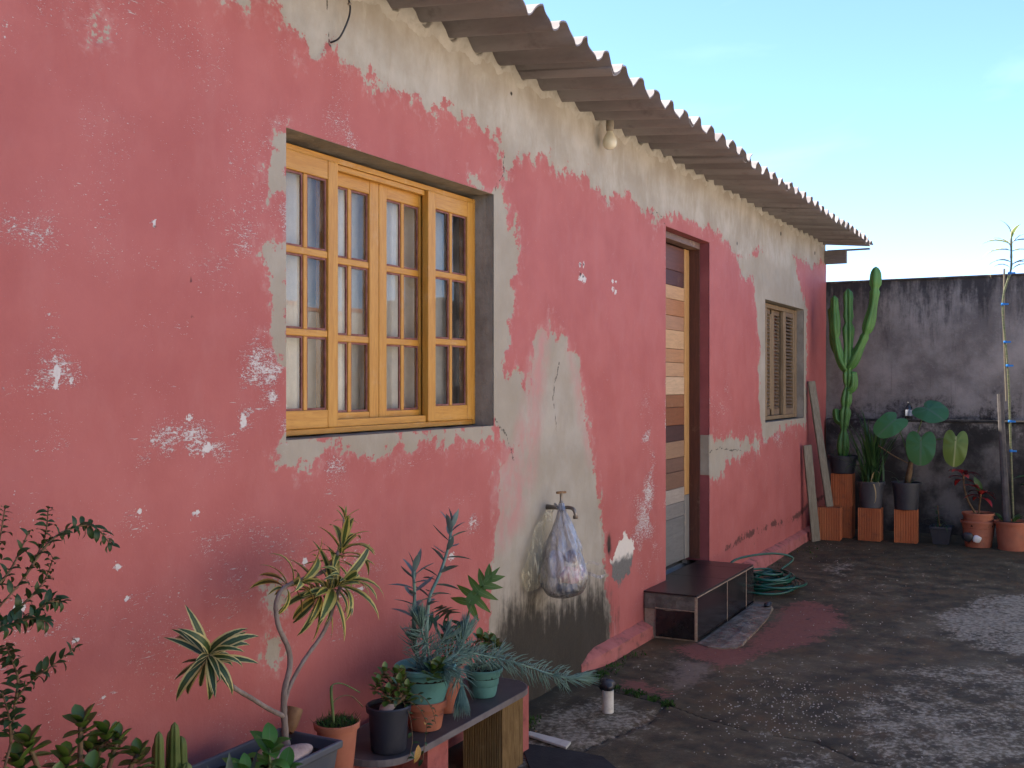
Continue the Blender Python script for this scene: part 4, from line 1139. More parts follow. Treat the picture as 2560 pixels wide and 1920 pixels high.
# left end: lower tile and broken mortar above it
pl = [(-0.300, 0.012), (-0.075, 0.012), (-0.075, 0.168), (-0.14, 0.160), (-0.22, 0.166), (-0.300, 0.178)]
vs = [(SX0, y, z) for y, z in pl] + [(SX0 + 0.009, y, z) for y, z in pl]
n = len(pl)
MB().add(vs, [tuple(range(n)), tuple(range(2 * n - 1, n - 1, -1))] + [(i, n + i, n + (i + 1) % n, (i + 1) % n) for i in range(n)]).build('end_tile', M_blacktile, ds, bevel=0.001)
rough_box(SX0 + 0.003, SX0 + 0.02, -0.302, -0.004, 0.165, SZ - 0.012, 0.006, 23, 40).build('broken_mortar', M_brokencement, ds)
MB().box(SX1 - 0.0095, SX1, -0.300, -0.065, 0.02, SZ - 0.016).build('end_tile', M_blacktile, ds, bevel=0.0015)

# rough mortar apron in front of the step
RP = [[5.695,-0.322],[5.640,-0.40],[5.658,-0.483],[5.700,-0.54],[5.773,-0.566],[6.0,-0.552],[6.211,-0.538],[6.5,-0.515],[6.80,-0.475],[6.93,-0.40],[6.935,-0.322]]
M_apron = mat('rough_mortar', (0.11, 0.087, 0.065), (0.27, 0.22, 0.17), 14, 0.9, 0.2, 1.0, 30, 0.02, dirt=(0.21, 0.065, 0.05), dirt_amt=0.8)
ap = MB()
vs, fs = [], []
n = len(RP)
cx, cy = 6.3, -0.42
g = random.Random(5)
for k, (s, z) in enumerate(((1.0, -0.02), (1.0, 0.006), (0.95, 0.013), (0.6, 0.019), (0.25, 0.022))):
    for i, (x, y) in enumerate(RP):
        e = g.uniform(-1, 1)
        yy2 = cy + (y - cy) * s
        vs.append((cx + (x - cx) * s + e * 0.008 * (k in (1, 2)), max(-0.60, yy2) + g.uniform(-1, 1) * 0.008 * (k in (1, 2)), gz(x) + z + e * 0.006 * (k > 1)))
for k in range(4):
    for i in range(n):
        i2 = (i + 1) % n
        fs.append((k * n + i, k * n + i2, (k + 1) * n + i2, (k + 1) * n + i))
fs.append(tuple(4 * n + i for i in range(n)))
o = ap.add(vs, fs).build('mortar_apron', M_apron, None, autosmooth=35, origin=(6.3, -0.43, 0))
tag(o, 'crumbling mortar patch on the ground in front of the black doorstep', 'mortar patch')
o = MB().blob((6.80, -0.435, 0.030), (0.055, 0.022, 0.013), 12, 7, 3, 0.35).build('black_rag', M_blackplastic, None, smooth=True, origin=(6.80, -0.435, 0.018))
tag(o, 'small black scrap lying on the mortar patch by the doorstep', 'scrap')

# garden hose coil
t = NT('green_hose')
M_hose = t.base(t.mix(t.noise(8), (0.003, 0.055, 0.038), (0.006, 0.085, 0.055)), 0.3, 0.5)
hz = gz(7.4)
pts = []
g = random.Random(12)
for turn in range(11):
    rx = 0.180 + g.uniform(-0.07, 0.055)
    ox, oy = g.uniform(-0.06, 0.075), g.uniform(-0.035, 0.035)
    tl_, tp2_ = g.uniform(-0.020, 0.020), g.uniform(0, 6.3)
    for k in range(20):
        a = 2 * math.pi * k / 20 + 0.3
        pts.append((7.36 + ox + rx * 1.25 * math.cos(a), -0.300 + oy + rx * 0.95 * math.sin(a), hz + 0.024 + turn * 0.0092 + tl_ * math.sin(a + tp2_) + 0.006 * math.sin(a * 2 + turn)))
pts = catmull([p for p in pts][::2], 3)
tail = catmull([pts[-1], (7.62, -0.40, hz + 0.19), (7.50, -0.31, hz + 0.235), (7.22, -0.20, hz + 0.25), (7.02, -0.13, hz + 0.23), (6.94, -0.10, hz + 0.12), (6.98, -0.09, hz + 0.03)], 6)
o = MB().tube(pts + tail[1:], 0.0080, 8).build('garden_hose', M_hose, None, smooth=True, origin=(7.36, -0.30, hz))
tag(o, 'coiled dark green garden hose beside the doorstep', 'hose')

# ================================================================== small things on the ground
pp = thing('pipe_stub', (4.328, -0.37, 0), 'short white plastic pipe standing up from the concrete, capped with a black rag', 'pipe')
M_pvc = mat('grimy_pvc', (0.55, 0.50, 0.42), (0.66, 0.62, 0.55), 16, 0.5, 0.4, 0.15, 40, dirt=(0.30, 0.24, 0.17))
MB().lathe([(0.025, -0.01), (0.025, 0.098), (0.021, 0.098), (0.021, 0.03)], (4.328, -0.37, 0), 20).build('pipe', M_pvc, pp, autosmooth=40)
MB().blob((4.335, -0.365, 0.118), (0.034, 0.034, 0.026), 16, 9, 8, 0.35, 2.6).build('rag', M_blackplastic, pp, smooth=True)
o = MB().prism([(3.865, -0.182), (3.898, -0.205), (3.861, -0.408), (3.793, -0.419)], 0.006, 0.016).build('tile_offcut', mat('cream_tile', (0.50, 0.47, 0.40), (0.58, 0.55, 0.48), 7, 0.4, 0.5, 0.05, dirt=(0.3, 0.25, 0.18)), None, bevel=0.0015, origin=(3.85, -0.30, 0.0))
tag(o, 'cream tile offcut lying on the ground beside the shelf block', 'tile')
o = MB().prism([(3.52, -0.40), (3.77, -0.225), (3.785, -0.43), (3.78, -0.58), (3.62, -0.75), (3.40, -0.65)], 0.005, 0.011).build('floor_mat', mat('dark_rubber', (0.014, 0.013, 0.013), (0.028, 0.026, 0.025), 9, 0.85, 0.3, 0.4, 60), None, bevel=0.002, origin=(3.6, -0.5, 0.0))
tag(o, 'dark rubber mat on the ground at the foot of the shelf', 'mat')

# leaves and crumbs lying about
M_dry = mat('dry_leaf', (0.24, 0.13, 0.05), (0.34, 0.20, 0.08), 20, 0.8, 0.2, 0.2)
mb = MB()
g = random.Random(3)
for i in range(70):
    x, y = g.uniform(3.9, 9.8), g.uniform(-2.2, -0.1)
    if y > -0.34 and 5.6 < x < 7: continue
    s, a = g.uniform(0.004, 0.011), g.uniform(0, 6.3)
    z = gz(x) + 0.007
    c_, s_ = math.cos(a) * s, math.sin(a) * s
    mb.add([(x - c_, y - s_, z), (x + s_ * 0.5, y - c_ * 0.5, z + s * 0.3), (x + c_, y + s_, z + 0.001), (x - s_ * 0.5, y + c_ * 0.5, z + s * 0.3)], [(0, 1, 2, 3)])
grit = MB()
g2 = random.Random(17)
for i in range(900):
    if i < 520:
        x, y = g2.gauss(4.75, 0.30), g2.gauss(-1.10, 0.22)
    else:
        x, y = g2.uniform(3.9, 9.6), g2.uniform(-2.15, -0.12)
    if y > -0.60 and 5.55 < x < 7.1: continue
    r_ = g2.uniform(0.0018, 0.0052) * (1.25 if i < 60 else 1)
    z = gz(x) + r_ * 0.25
    a_ = g2.uniform(0, 6.3)
    ring = [(x + r_ * math.cos(a_ + k * 1.571) * g2.uniform(0.7, 1.3), y + r_ * math.sin(a_ + k * 1.571) * g2.uniform(0.7, 1.3), z + g2.uniform(-0.2, 0.4) * r_) for k in range(4)]
    grit.add(ring + [(x, y, z + r_ * 0.8), (x, y, z - r_ * 0.6)], [(0, 1, 4), (1, 2, 4), (2, 3, 4), (3, 0, 4), (1, 0, 5), (2, 1, 5), (3, 2, 5), (0, 3, 5)])
tag(grit.build('grit', mat('pale_grit', (0.24, 0.20, 0.16), (0.50, 0.45, 0.38), 40, 0.9, 0.2, 0)), 'pale grit scattered over the concrete yard', 'grit', kind='stuff')
tag(mb.build('leaf_litter', M_dry), 'scattered dry leaf crumbs on the concrete yard', 'litter', kind='stuff')
M_moss = mat('moss', (0.025, 0.055, 0.012), (0.05, 0.10, 0.02), 30, 0.9, 0.2, 0.3, 100)
mb = MB()
def tuft(x, y, z, n, sp, h):
    for _ in range(n):
        px, py = x + g.gauss(0, sp), y + g.gauss(0, sp * 0.6)
        a, hh_ = g.uniform(0, 6.3), h * g.uniform(0.4, 1.2)
        w = hh_ * 0.35
        dx, dy = math.cos(a), math.sin(a)
        mb.add([(px - dy * w, py + dx * w, z), (px + dy * w, py - dx * w, z), (px + dx * hh_ * 0.7, py + dy * hh_ * 0.7, z + hh_)], [(0, 1, 2)])
for (x, y), k, sp in (((4.685, -0.261), 90, 0.02), ((4.66, -0.34), 110, 0.02), ((4.646, -0.394), 130, 0.022), ((4.60, -0.48), 100, 0.02), ((4.571, -0.557), 150, 0.022), ((4.902, -0.10), 130, 0.04), ((4.80, -0.10), 110, 0.035), ((5.05, -0.085), 90, 0.05), ((4.057, -0.13), 110, 0.03), ((3.935, -0.15), 130, 0.04), ((5.3, -0.09), 60, 0.06), ((7.6, -0.09), 80, 0.12), ((8.3, -0.09), 80, 0.15), ((9.2, -0.10), 90, 0.2)):
    tuft(x, y, gz(x) - 0.003, k, sp, 0.016)
tag(mb.build('moss', M_moss), 'green moss along the foot of the wall and the concrete joint', 'moss', kind='stuff')

# ================================================================== leaning boards and clay blocks
M_oldboard = wood('old_board_wood', (0.15, 0.125, 0.085), (0.235, 0.20, 0.145), (0.09, 0.07, 0.05), 'z', 0.8, 0.18)
def board(a, b, w, th, label, seed):
    """plank between two points (a foot, b head); wide face to the yard"""
    a, b = Vector(a), Vector(b)
    ax = (b - a).normalized()
    wd = Vector((0.75, -0.66, 0)); wd = (wd - ax * wd.dot(ax)).normalized()
    nn_ = ax.cross(wd)
    M = Matrix((wd, nn_, ax)).transposed().to_4x4()
    L = (b - a).length
    mb = MB()
    g = random.Random(seed)
    n = 10
    vs, fs = [], []
    for i in range(n + 1):
        z = L * i / n
        e = 0.002
        for sx, sy in ((-1, -1), (1, -1), (1, 1), (-1, 1)):
            vs.append(M @ Vector((sx * w / 2 + g.uniform(-e, e), sy * th / 2 + g.uniform(-e, e), z)))
    for i in range(n):
        for k in range(4):
            fs.append((i * 4 + k, i * 4 + (k + 1) % 4, i * 4 + 4 + (k + 1) % 4, i * 4 + 4 + k))
    fs += [(3, 2, 1, 0), (4 * n, 4 * n + 1, 4 * n + 2, 4 * n + 3)]
    mb.v = [tuple(a + Vector(v)) for v in vs]
    mb.f = fs
    o = mb.build('plank', M_oldboard, None, bevel=0.004, origin=tuple(a))
    return tag(o, label, 'plank', 'planks leaning in the house corner')
board((9.63, -0.125, gz(9.6)), (9.60, -0.055, 0.90), 0.085, 0.022, 'shorter plank standing upright against the pink wall by the corner', 1)
board((9.83, -0.205, 0.335), (9.86, -0.035, 1.47), 0.075, 0.022, 'longer plank leaning at a slant on a clay block by the corner', 2)

t = NT('clay_block')
k1 = t.noise(5, 7, 0.6, (1, 1, 0.3)); k2 = t.noise(50, 5, 0.65)
col = t.mix(t.step(k1, 0.3, 0.7), (0.33, 0.085, 0.030), (0.43, 0.135, 0.050))
col = t.mix(t.math('MULTIPLY', t.step(t.noise(9, 7, 0.7, loc=(5, 5, 5)), 0.50, 0.72), 0.65), col, (0.15, 0.06, 0.035))
oi = t.n.new('ShaderNodeObjectInfo')
col = t.mix(t.math('MULTIPLY', oi.outputs['Random'], 0.35), col, (0.26, 0.10, 0.05))
M_clay = t.base(col, 0.85, 0.2, t.bump(k2, 0.4, 0.003))
def block_mesh(w, d, h, rib=0.003, n=9):
    """hollow clay block, upright, vertical grooves; centred on x,y with its foot at z=0"""
    def ring():
        P_ = []
        def side(p, q, nr):
            p, q = Vector(p), Vector(q)
            m_ = n * 3
            for i in range(m_):
                s = i / m_
                o = -rib if i % 3 == 1 and 0 < i < m_ - 1 else 0
                P_.append(p + (q - p) * s + Vector(nr) * o)
        side((-d / 2, -w / 2), (d / 2, -w / 2), (0, -1)); side((d / 2, -w / 2), (d / 2, w / 2), (1, 0))
        side((d / 2, w / 2), (-d / 2, w / 2), (0, 1)); side((-d / 2, w / 2), (-d / 2, -w / 2), (-1, 0))
        return P_
    r = ring()
    N = len(r)
    vs = [(p.x, p.y, 0) for p in r] + [(p.x, p.y, h) for p in r]
    fs = [(i, (i + 1) % N, N + (i + 1) % N, N + i) for i in range(N)] + [tuple(range(N - 1, -1, -1)), tuple(range(N, 2 * N))]
    mb = MB().add(vs, fs)
    return mb
blk = block_mesh(0.19, 0.14, 0.29).mesh('clay_block')
blk.materials.append(M_clay)
def clay(x, y, z, rz, label):
    o = bpy.data.objects.new('clay_block', blk)
    COL.objects.link(o)
    o.location = (x, y, z)
    o.rotation_euler = (0, 0, R(rz))
    return tag(o, label, 'clay block', 'clay blocks along the back wall')
GB = 0.046
clay(9.80, -0.215, GB, 3, 'orange clay block standing in front of the cactus stack, under the slanting plank')
clay(10.02, -0.285, GB, -2, 'lower orange clay block of the stack carrying the cactus')
clay(10.02, -0.287, GB + 0.291, 1, 'upper orange clay block of the stack, directly under the cactus pot')
clay(9.93, -0.545, GB, -3, 'orange clay block under the pot of grassy leaves')
clay(9.95, -0.845, GB, 2, 'orange clay block under the pot with large heart-shaped leaves')

# ================================================================== plant builders
def leaf_mesh(name, prof, droop, fold, m, nseg=6, twist=0.0, thick=0.0):
    """unit leaf along +x; prof(t) is the half width; bends down by droop (radians over its length)"""
    vs, fs, uv = [], [], []
    x = z = 0.0
    for i in range(nseg + 1):
        t_ = i / nseg
        a = droop * (0.25 - 1.25 * t_ ** 1.3) if droop else 0
        if i:
            x += math.cos(a) / nseg
            z += math.sin(a) / nseg
        w = prof(t_)
        tw = twist * t_
        cy_, sy_ = math.cos(tw), math.sin(tw)
        vs += [(x, -w * cy_, z + w * fold - w * sy_), (x, 0, z - thick * math.sin(math.pi * t_)), (x, w * cy_, z + w * fold + w * sy_)]
        uv += [(0, t_), (0.5, t_), (1, t_)]
    for i in range(nseg):
        for k in (0, 1):
            a = i * 3 + k
            fs.append((a, a + 1, a + 4, a + 3))
    me = bpy.data.meshes.new(name)
    me.from_pydata(vs, [], fs)
    l = me.uv_layers.new(name='UVMap')
    for lp_ in me.loops:
        l.data[lp_.index].uv = uv[lp_.vertex_index]
    me.polygons.foreach_set('use_smooth', [True] * len(me.polygons))
    me.materials.append(m)
    me.update()
    return me
def fan_leaf(name, rfun, m, n=40, cup=0.12, c=(0.12, 0), rings=2, wave=0.0):
    """leaf blade as a fan around the petiole point: rfun(theta) is the outline; unit size"""
    vs, fs, uv = [(c[0], c[1], 0)], [], [(0.5, 0)]
    for r in range(1, rings + 1):
        for i in range(n):
            a = 2 * math.pi * i / n
            q = rfun(a) * r / rings
            x, y = c[0] + q * math.cos(a), c[1] + q * math.sin(a)
            vs.append((x, y, -cup * q * q * 2.0 + 0.05 * abs(y) + wave * math.sin(a * 7 + r) * q))
            uv.append((0.5 + y, x))
    for i in range(n):
        i2 = (i + 1) % n
        fs.append((0, 1 + i, 1 + i2))
        for r in range(rings - 1):
            a, b = 1 + r * n, 1 + (r + 1) * n
            fs.append((a + i, b + i, b + i2, a + i2))
    me = bpy.data.meshes.new(name)
    me.from_pydata(vs, [], fs)
    l = me.uv_layers.new(name='UVMap')
    for lp_ in me.loops:
        l.data[lp_.index].uv = uv[lp_.vertex_index]
    me.polygons.foreach_set('use_smooth', [True] * len(me.polygons))
    me.materials.append(m)
    me.update()
    return me
def leaf_mat(name, c1, c2, rough=0.45, edge=None, edge_at=0.6, spec=0.4, trans=0.25, vein=None, back=None):
    t = NT(name)
    oi = t.n.new('ShaderNodeObjectInfo')
    col = t.mix(oi.outputs['Random'], c1, c2)
    col = t.mix(t.math('MULTIPLY', t.noise(25, 5), 0.35), col, tuple(v * 0.6 for v in c1))
    u = t.n.new('ShaderNodeUVMap')
    s = t.n.new('ShaderNodeSeparateXYZ')
    t.link(u.outputs[0], s.inputs[0])
    d = t.math('MULTIPLY', t.math('ABSOLUTE', t.math('SUBTRACT', s.outputs[0], 0.5)), 2.0)
    if edge:
        dn = t.math('ADD', d, t.math('MULTIPLY', t.math('SUBTRACT', t.noise(60, 3), 0.5), 0.25))
        col = t.mix(t.step(dn, edge_at - 0.06, edge_at + 0.06), col, edge)
    if vein:
        col = t.mix(t.step(d, 0.10, 0.03), col, vein)
    t.base(col, rough, spec)
    if trans:
        tl = t.n.new('ShaderNodeBsdfTranslucent')
        t.setv(tl.inputs[0], col)
        ms = t.n.new('ShaderNodeMixShader')
        ms.inputs[0].default_value = trans
        t.link(t.p.outputs[0], ms.inputs[1]); t.link(tl.outputs[0], ms.inputs[2]); t.link(ms.outputs[0], t.out.inputs[0])
    return t.m
def tw(v, s=1.0):
    return Vector(v).normalized() * s
def pot(parent, c, rt, rb, h, m, rim=0.012, rimh=0.02, soil=0.02, name='pot', n=32, groove=0):
    pr_ = [(rb * 0.96, 0), (rb, 0.004)]
    hh_ = h - rimh
    for k in range(1, 7):
        s = k / 6
        r = rb + (rt - rim * 0.5 - rb) * s
        if groove and k in (3, 5):
            pr_ += [(r - 0.002, hh_ * s - 0.004), (r + 0.0015, hh_ * s)]
        else:
            pr_.append((r, hh_ * s))
    pr_ += [(rt + rim * 0.3, hh_ + 0.001), (rt + rim * 0.5, h - 0.004), (rt + rim * 0.2, h), (rt - rim * 0.4, h - 0.002), (rt - rim * 0.8, h - soil - 0.012)]
    o = MB().lathe(pr_, c, n).build(name, m, parent, autosmooth=35)
    sm = MB().lathe([(rt - rim * 0.75, h - soil - 0.014), (rt - rim * 0.72, h - soil), (rt * 0.6, h - soil + 0.006), (rt * 0.2, h - soil + 0.010)], c, 18, wob=lambda a, z: 1 + 0.02 * math.sin(5 * a))
    sm.build('soil', M_soil, parent, smooth=True)
    return o
M_soil = mat('potting_soil', (0.012, 0.009, 0.007), (0.035, 0.025, 0.018), 40, 0.95, 0.2, 0.9, 90, 0.01)
M_potdark = mat('dark_grey_plastic', (0.022, 0.024, 0.030), (0.034, 0.036, 0.044), 7, 0.55, 0.4, 0.1, 40, dirt=(0.06, 0.055, 0.05), dirt_amt=0.4)
M_potgrey = mat('grey_plastic', (0.050, 0.050, 0.055), (0.070, 0.070, 0.075), 7, 0.6, 0.4, 0.1, 40, dirt=(0.10, 0.09, 0.08), dirt_amt=0.4)
M_terra = mat('terracotta', (0.30, 0.095, 0.055), (0.39, 0.145, 0.085), 6, 0.7, 0.3, 0.2, 40, dirt=(0.20, 0.10, 0.07), dirt_amt=0.5)
M_teal = mat('teal_plastic', (0.075, 0.20, 0.185), (0.105, 0.26, 0.235), 6, 0.5, 0.4, 0.1, 40, dirt=(0.05, 0.10, 0.095), dirt_amt=0.5)
M_slate = mat('slate_plastic', (0.050, 0.056, 0.072), (0.070, 0.076, 0.094), 7, 0.55, 0.4, 0.1, 40, dirt=(0.10, 0.095, 0.09), dirt_amt=0.4)
M_bark = mat('grey_bark', (0.17, 0.13, 0.11), (0.28, 0.23, 0.20), 25, 0.85, 0.2, 0.6, 60, 0.004, stretch=(1, 1, 0.4), dirt=(0.09, 0.06, 0.05))
M_twig = mat('brown_twig', (0.10, 0.06, 0.035), (0.17, 0.11, 0.06), 25, 0.8, 0.2, 0.4, 60)
M_greenstem = mat('green_stem', (0.06, 0.10, 0.03), (0.11, 0.15, 0.05), 15, 0.6, 0.3, 0.2)

# ------------------------------------------------------------------ column cactus in the corner
t = NT('cactus_skin')
col = t.mix(t.step(t.noise(5, 6, 0.6, (1, 1, 0.5)), 0.3, 0.7), (0.045, 0.130, 0.026), (0.095, 0.225, 0.050))
col = t.mix(t.math('MULTIPLY', t.step(t.noise(16, 6, 0.7), 0.55, 0.75), 0.35), col, (0.10, 0.11, 0.05))
M_cactus = t.base(col, 0.5, 0.4, t.bump(t.noise(40), 0.2, 0.004))
def ribs(k, amp):
    return lambda a: 1 - amp + amp * abs(math.cos(k * a / 2)) ** 0.7 * 1.6
def cactus_arm(parent, pts, r, k=5, joints=(), n=30, tip=0.6, name='arm', amp=0.34):
    P_ = catmull(pts, 8)
    L = [0]
    for a, b in zip(P_, P_[1:]):
        L.append(L[-1] + (b - a).length)
    rad = []
    for l in L:
        s = l / L[-1]
        q = r * (0.86 + 0.14 * math.sin(l * 17))
        for j in joints:
            q *= 1 - 0.42 * math.exp(-((s - j) / 0.018) ** 2)
        if s > 1 - 0.12 * tip:
            q *= math.sqrt(max(0.02, 1 - ((s - 1 + 0.12 * tip) / (0.12 * tip)) ** 2))
        if s < 0.05:
            q *= 0.7 + 6 * s
        rad.append(q)
    return MB().tube(P_, rad, n, True, ribs(k, amp)).build(name, M_cactus, parent, smooth=True)
CX = 10.02
zc = GB + 0.582
ca = thing('potted_cactus', (CX, -0.285, zc), 'tall branching green column cactus in a black pot on stacked clay blocks', 'cactus')
pot(ca, (CX, -0.285, zc), 0.128, 0.100, 0.165, M_potdark, 0.014, 0.03, 0.03)
sp_ = lambda p: (CX + p[2] if len(p) > 2 else CX, p[0], p[1])
cactus_arm(ca, [sp_((-0.282, 0.77)), sp_((-0.290, 1.0)), sp_((-0.305, 1.2)), sp_((-0.325, 1.42)), sp_((-0.332, 1.62)), sp_((-0.333, 1.9)), sp_((-0.331, 2.315))], 0.049, 5, (0.16, 0.30, 0.42, 0.52, 0.80), name='stem')
cactus_arm(ca, [sp_((-0.322, 1.56)), sp_((-0.262, 1.70, -0.02)), sp_((-0.228, 1.90, -0.03)), sp_((-0.214, 2.255, -0.03))], 0.041, 4, (0.45,))
cactus_arm(ca, [sp_((-0.325, 1.58)), sp_((-0.40, 1.70, -0.01)), sp_((-0.50, 1.93, -0.02)), sp_((-0.555, 2.15, -0.03)), sp_((-0.575, 2.34, -0.03)), sp_((-0.580, 2.50, -0.03))], 0.045, 4, (0.38, 0.80))
cactus_arm(ca, [sp_((-0.235, 1.72, 0.06)), sp_((-0.185, 1.86, 0.08)), sp_((-0.168, 2.16, 0.08))], 0.034, 4, ())
cactus_arm(ca, [sp_((-0.325, 1.38)), sp_((-0.375, 1.43)), sp_((-0.372, 1.56))], 0.036, 4, (), name='bud')
cactus_arm(ca, [sp_((-0.300, 1.08)), sp_((-0.235, 1.12)), sp_((-0.222, 1.22))], 0.028, 4, (), name='bud')
M_strap = leaf_mat('dark_strap_leaf', (0.028, 0.078, 0.020), (0.060, 0.125, 0.036), 0.45, vein=(0.05, 0.10, 0.03))
strap = leaf_mesh('leaf', lambda t_: 0.012 * (1 - t_ ** 3) + 0.0005, 1.3, 0.35, M_strap, 7)
strap2 = leaf_mesh('leaf', lambda t_: 0.012 * (1 - t_ ** 3) + 0.0005, 0.5, 0.35, M_strap, 6)
def grass(parent, c, n, L0, L1, lean, seed, sx=0.03):
    g = random.Random(seed)
    for _ in range(n):
        a = g.uniform(0, 6.3)
        ln = g.uniform(*lean)
        d = (math.cos(a) * ln, math.sin(a) * ln, 1)
        L = g.uniform(L0, L1)
        inst('leaf', strap if ln > 0.5 else strap2, parent, (c[0] + g.gauss(0, sx), c[1] + g.gauss(0, sx), c[2]), d, (math.cos(a), math.sin(a), 0.01), (L, L * g.uniform(0.8, 1.2), L)) if False else inst('leaf', strap if ln > 0.5 else strap2, parent, (c[0] + g.gauss(0, sx), c[1] + g.gauss(0, sx), c[2]), d, (-math.cos(a), -math.sin(a), 0.4), (L, L * g.uniform(0.9, 1.5), L))
grass(ca, (CX, -0.285, zc + 0.15), 12, 0.12, 0.3, (0.8, 2.0), 4, 0.06)

# ------------------------------------------------------------------ the row along the back wall
gp = thing('potted_grass_plant', (9.95, -0.545, GB + 0.291), 'arching grassy leaves in a grey pot on a clay block', 'potted plant')
pot(gp, (9.95, -0.545, GB + 0.291), 0.118, 0.092, 0.235, M_potgrey, 0.012, 0.03, 0.025)
grass(gp, (9.95, -0.545, GB + 0.51), 62, 0.42, 0.75, (0.05, 0.5), 9, 0.040)
grass(gp, (9.95, -0.545, GB + 0.51), 14, 0.3, 0.55, (0.6, 1.3), 11, 0.05)
M_straw = leaf_mat('straw_leaf', (0.34, 0.24, 0.11), (0.42, 0.32, 0.17), 0.7, trans=0.1)
straw = leaf_mesh('dry_leaf', lambda t_: 0.016 * (1 - t_ ** 2) + 0.001, 1.6, 0.2, M_straw, 6)
for p_, d, L in (((9.88, -0.56, 0.56), (-0.4, -0.25, 1), 0.25), ((9.86, -0.57, 0.575), (-0.8, -0.5, -0.9), 0.24), ((9.85, -0.53, 0.57), (-0.5, 0.6, 0.05), 0.10), ((9.87, -0.58, 0.58), (-0.5, -0.9, 0.1), 0.10)):
    inst('dry_leaf', straw, gp, p_, d, (0.3, 0.2, 1), (L, L * 1.6, L))

M_heart = leaf_mat('heart_leaf', (0.048, 0.150, 0.040), (0.070, 0.190, 0.050), 0.38, vein=(0.085, 0.15, 0.065), trans=0.2)
M_heart2 = leaf_mat('pale_heart_leaf', (0.13, 0.20, 0.035), (0.16, 0.23, 0.045), 0.45, vein=(0.30, 0.33, 0.13), trans=0.3)
def heart(a):
    # a=0 points to the tip (+x); notch at a=pi
    c_ = math.cos(a)
    r = 0.52 + 0.30 * max(0, c_) ** 2.2 - 0.02 * c_
    r += 0.05 * math.exp(-((abs(a - math.pi) - 0.75) / 0.4) ** 2)
    r -= 0.30 * math.exp(-((a - math.pi) / 0.32) ** 2)
    return r
hl = fan_leaf('leaf', heart, M_heart, 48, 0.10, rings=3, wave=0.02)
hl2 = fan_leaf('leaf', heart, M_heart2, 48, 0.14, rings=3, wave=0.03)
an = thing('potted_anthurium', (9.95, -0.845, GB + 0.291), 'big heart-shaped glossy leaves in a black pot on a clay block', 'potted plant')
pot(an, (9.95, -0.845, GB + 0.291), 0.122, 0.098, 0.24, M_potdark, 0.013, 0.03, 0.02)
MB().tube([(9.95, -0.85, 0.55), (9.95, -0.87, 0.66), (9.94, -0.885, 0.76)], [0.028, 0.026, 0.018], 10).build('stem', M_twig, an, smooth=True)
def stalk(parent, a, b, sag, r, m):
    a, b = Vector(a), Vector(b)
    mid = (a + b) / 2 + Vector(sag)
    MB().tube(catmull([a, mid, b], 6), r, 6).build('stalk', m, parent, smooth=True)
for p_, d, up, s, st in (((9.86, -1.02, 1.235), (-0.5, -0.55, -0.28), (-0.75, -0.1, 0.62), 0.245, (0, 0, 0.05)), ((9.83, -0.76, 1.125), (-0.35, 0.35, -0.35), (-0.85, 0.12, 0.45), 0.23, (0, 0, 0.05)), ((9.80, -0.985, 0.955), (-0.25, 0.0, -1), (-0.97, -0.03, 0.22), 0.235, (-0.03, -0.03, 0.10))):
    inst('leaf', hl, an, p_, d, up, (s, s, s))
    stalk(an, (9.945, -0.88, 0.72), p_, st, 0.0055, M_greenstem)
o = inst('leaf', hl2, an, (9.80, -1.265, 0.965), (-0.2, 0.06, -1), (-0.95, -0.1, 0.3), (0.245, 0.19, 0.245))
o['label'] = 'yellow-green heart-shaped leaf hanging over the red plant'
stalk(an, (9.945, -0.885, 0.74), (9.80, -1.265, 0.965), (0, 0, 0.10), 0.005, M_greenstem)
stalk(an, (9.945, -0.87, 0.74), (9.86, -0.62, 0.90), (0, 0, -0.01), 0.006, M_twig)
grass(an, (9.93, -0.86, 0.55), 7, 0.12, 0.26, (0.5, 1.6), 19, 0.06)

sq = thing('potted_seedling', (10.0, -1.13, GB), 'small seedling in a little square black pot on the ground', 'potted plant')
def square_pot(parent, c, w0, w1, h, m, rim=0.010):
    mb = MB()
    def ring(w, z, d=None):
        d = d or w
        return [(c[0] - d / 2, c[1] - w / 2, c[2] + z), (c[0] + d / 2, c[1] - w / 2, c[2] + z), (c[0] + d / 2, c[1] + w / 2, c[2] + z), (c[0] - d / 2, c[1] + w / 2, c[2] + z)]
    rs = [ring(w0, 0), ring(w1 - rim, h * 0.86), ring(w1, h * 0.861), ring(w1, h), ring(w1 - rim * 2, h), ring(w1 - rim * 2.4, h * 0.80)]
    vs = [p for r in rs for p in r]
    fs = [(3, 2, 1, 0)] + [(k * 4 + i, k * 4 + (i + 1) % 4, k * 4 + 4 + (i + 1) % 4, k * 4 + 4 + i) for k in range(5) for i in range(4)] + [(20, 21, 22, 23)]
    mb.add(vs, fs)
    mb.build('pot', m, parent, bevel=0.004)
    q = ring(w1 - rim * 2.4, h * 0.82)
    MB().add(q, [(0, 1, 2, 3)]).build('soil', M_soil, parent)
square_pot(sq, (10.0, -1.13, GB), 0.13, 0.185, 0.155, M_potdark)
MB().tube([(10.0, -1.12, 0.17), (9.99, -1.11, 0.25), (9.99, -1.10, 0.38)], 0.005, 6).build('stem', M_twig, sq, smooth=True)
M_small = leaf_mat('small_green_leaf', (0.035, 0.085, 0.022), (0.06, 0.12, 0.03), 0.5)
oval = lambda w: (lambda t_: w * math.sin(math.pi * min(1, t_ ** 0.85)) ** 0.8 + 0.0005)
small = leaf_mesh('leaf', oval(0.2), 0.5, 0.25, M_small, 5)
g = random.Random(31)
for i in range(10):
    a = g.uniform(0, 6.3)
    inst('leaf', small, sq, (9.99, -1.105, 0.24 + 0.014 * i), (math.cos(a), math.sin(a), 0.5), (0, 0, 1), (0.06, 0.05, 0.06))
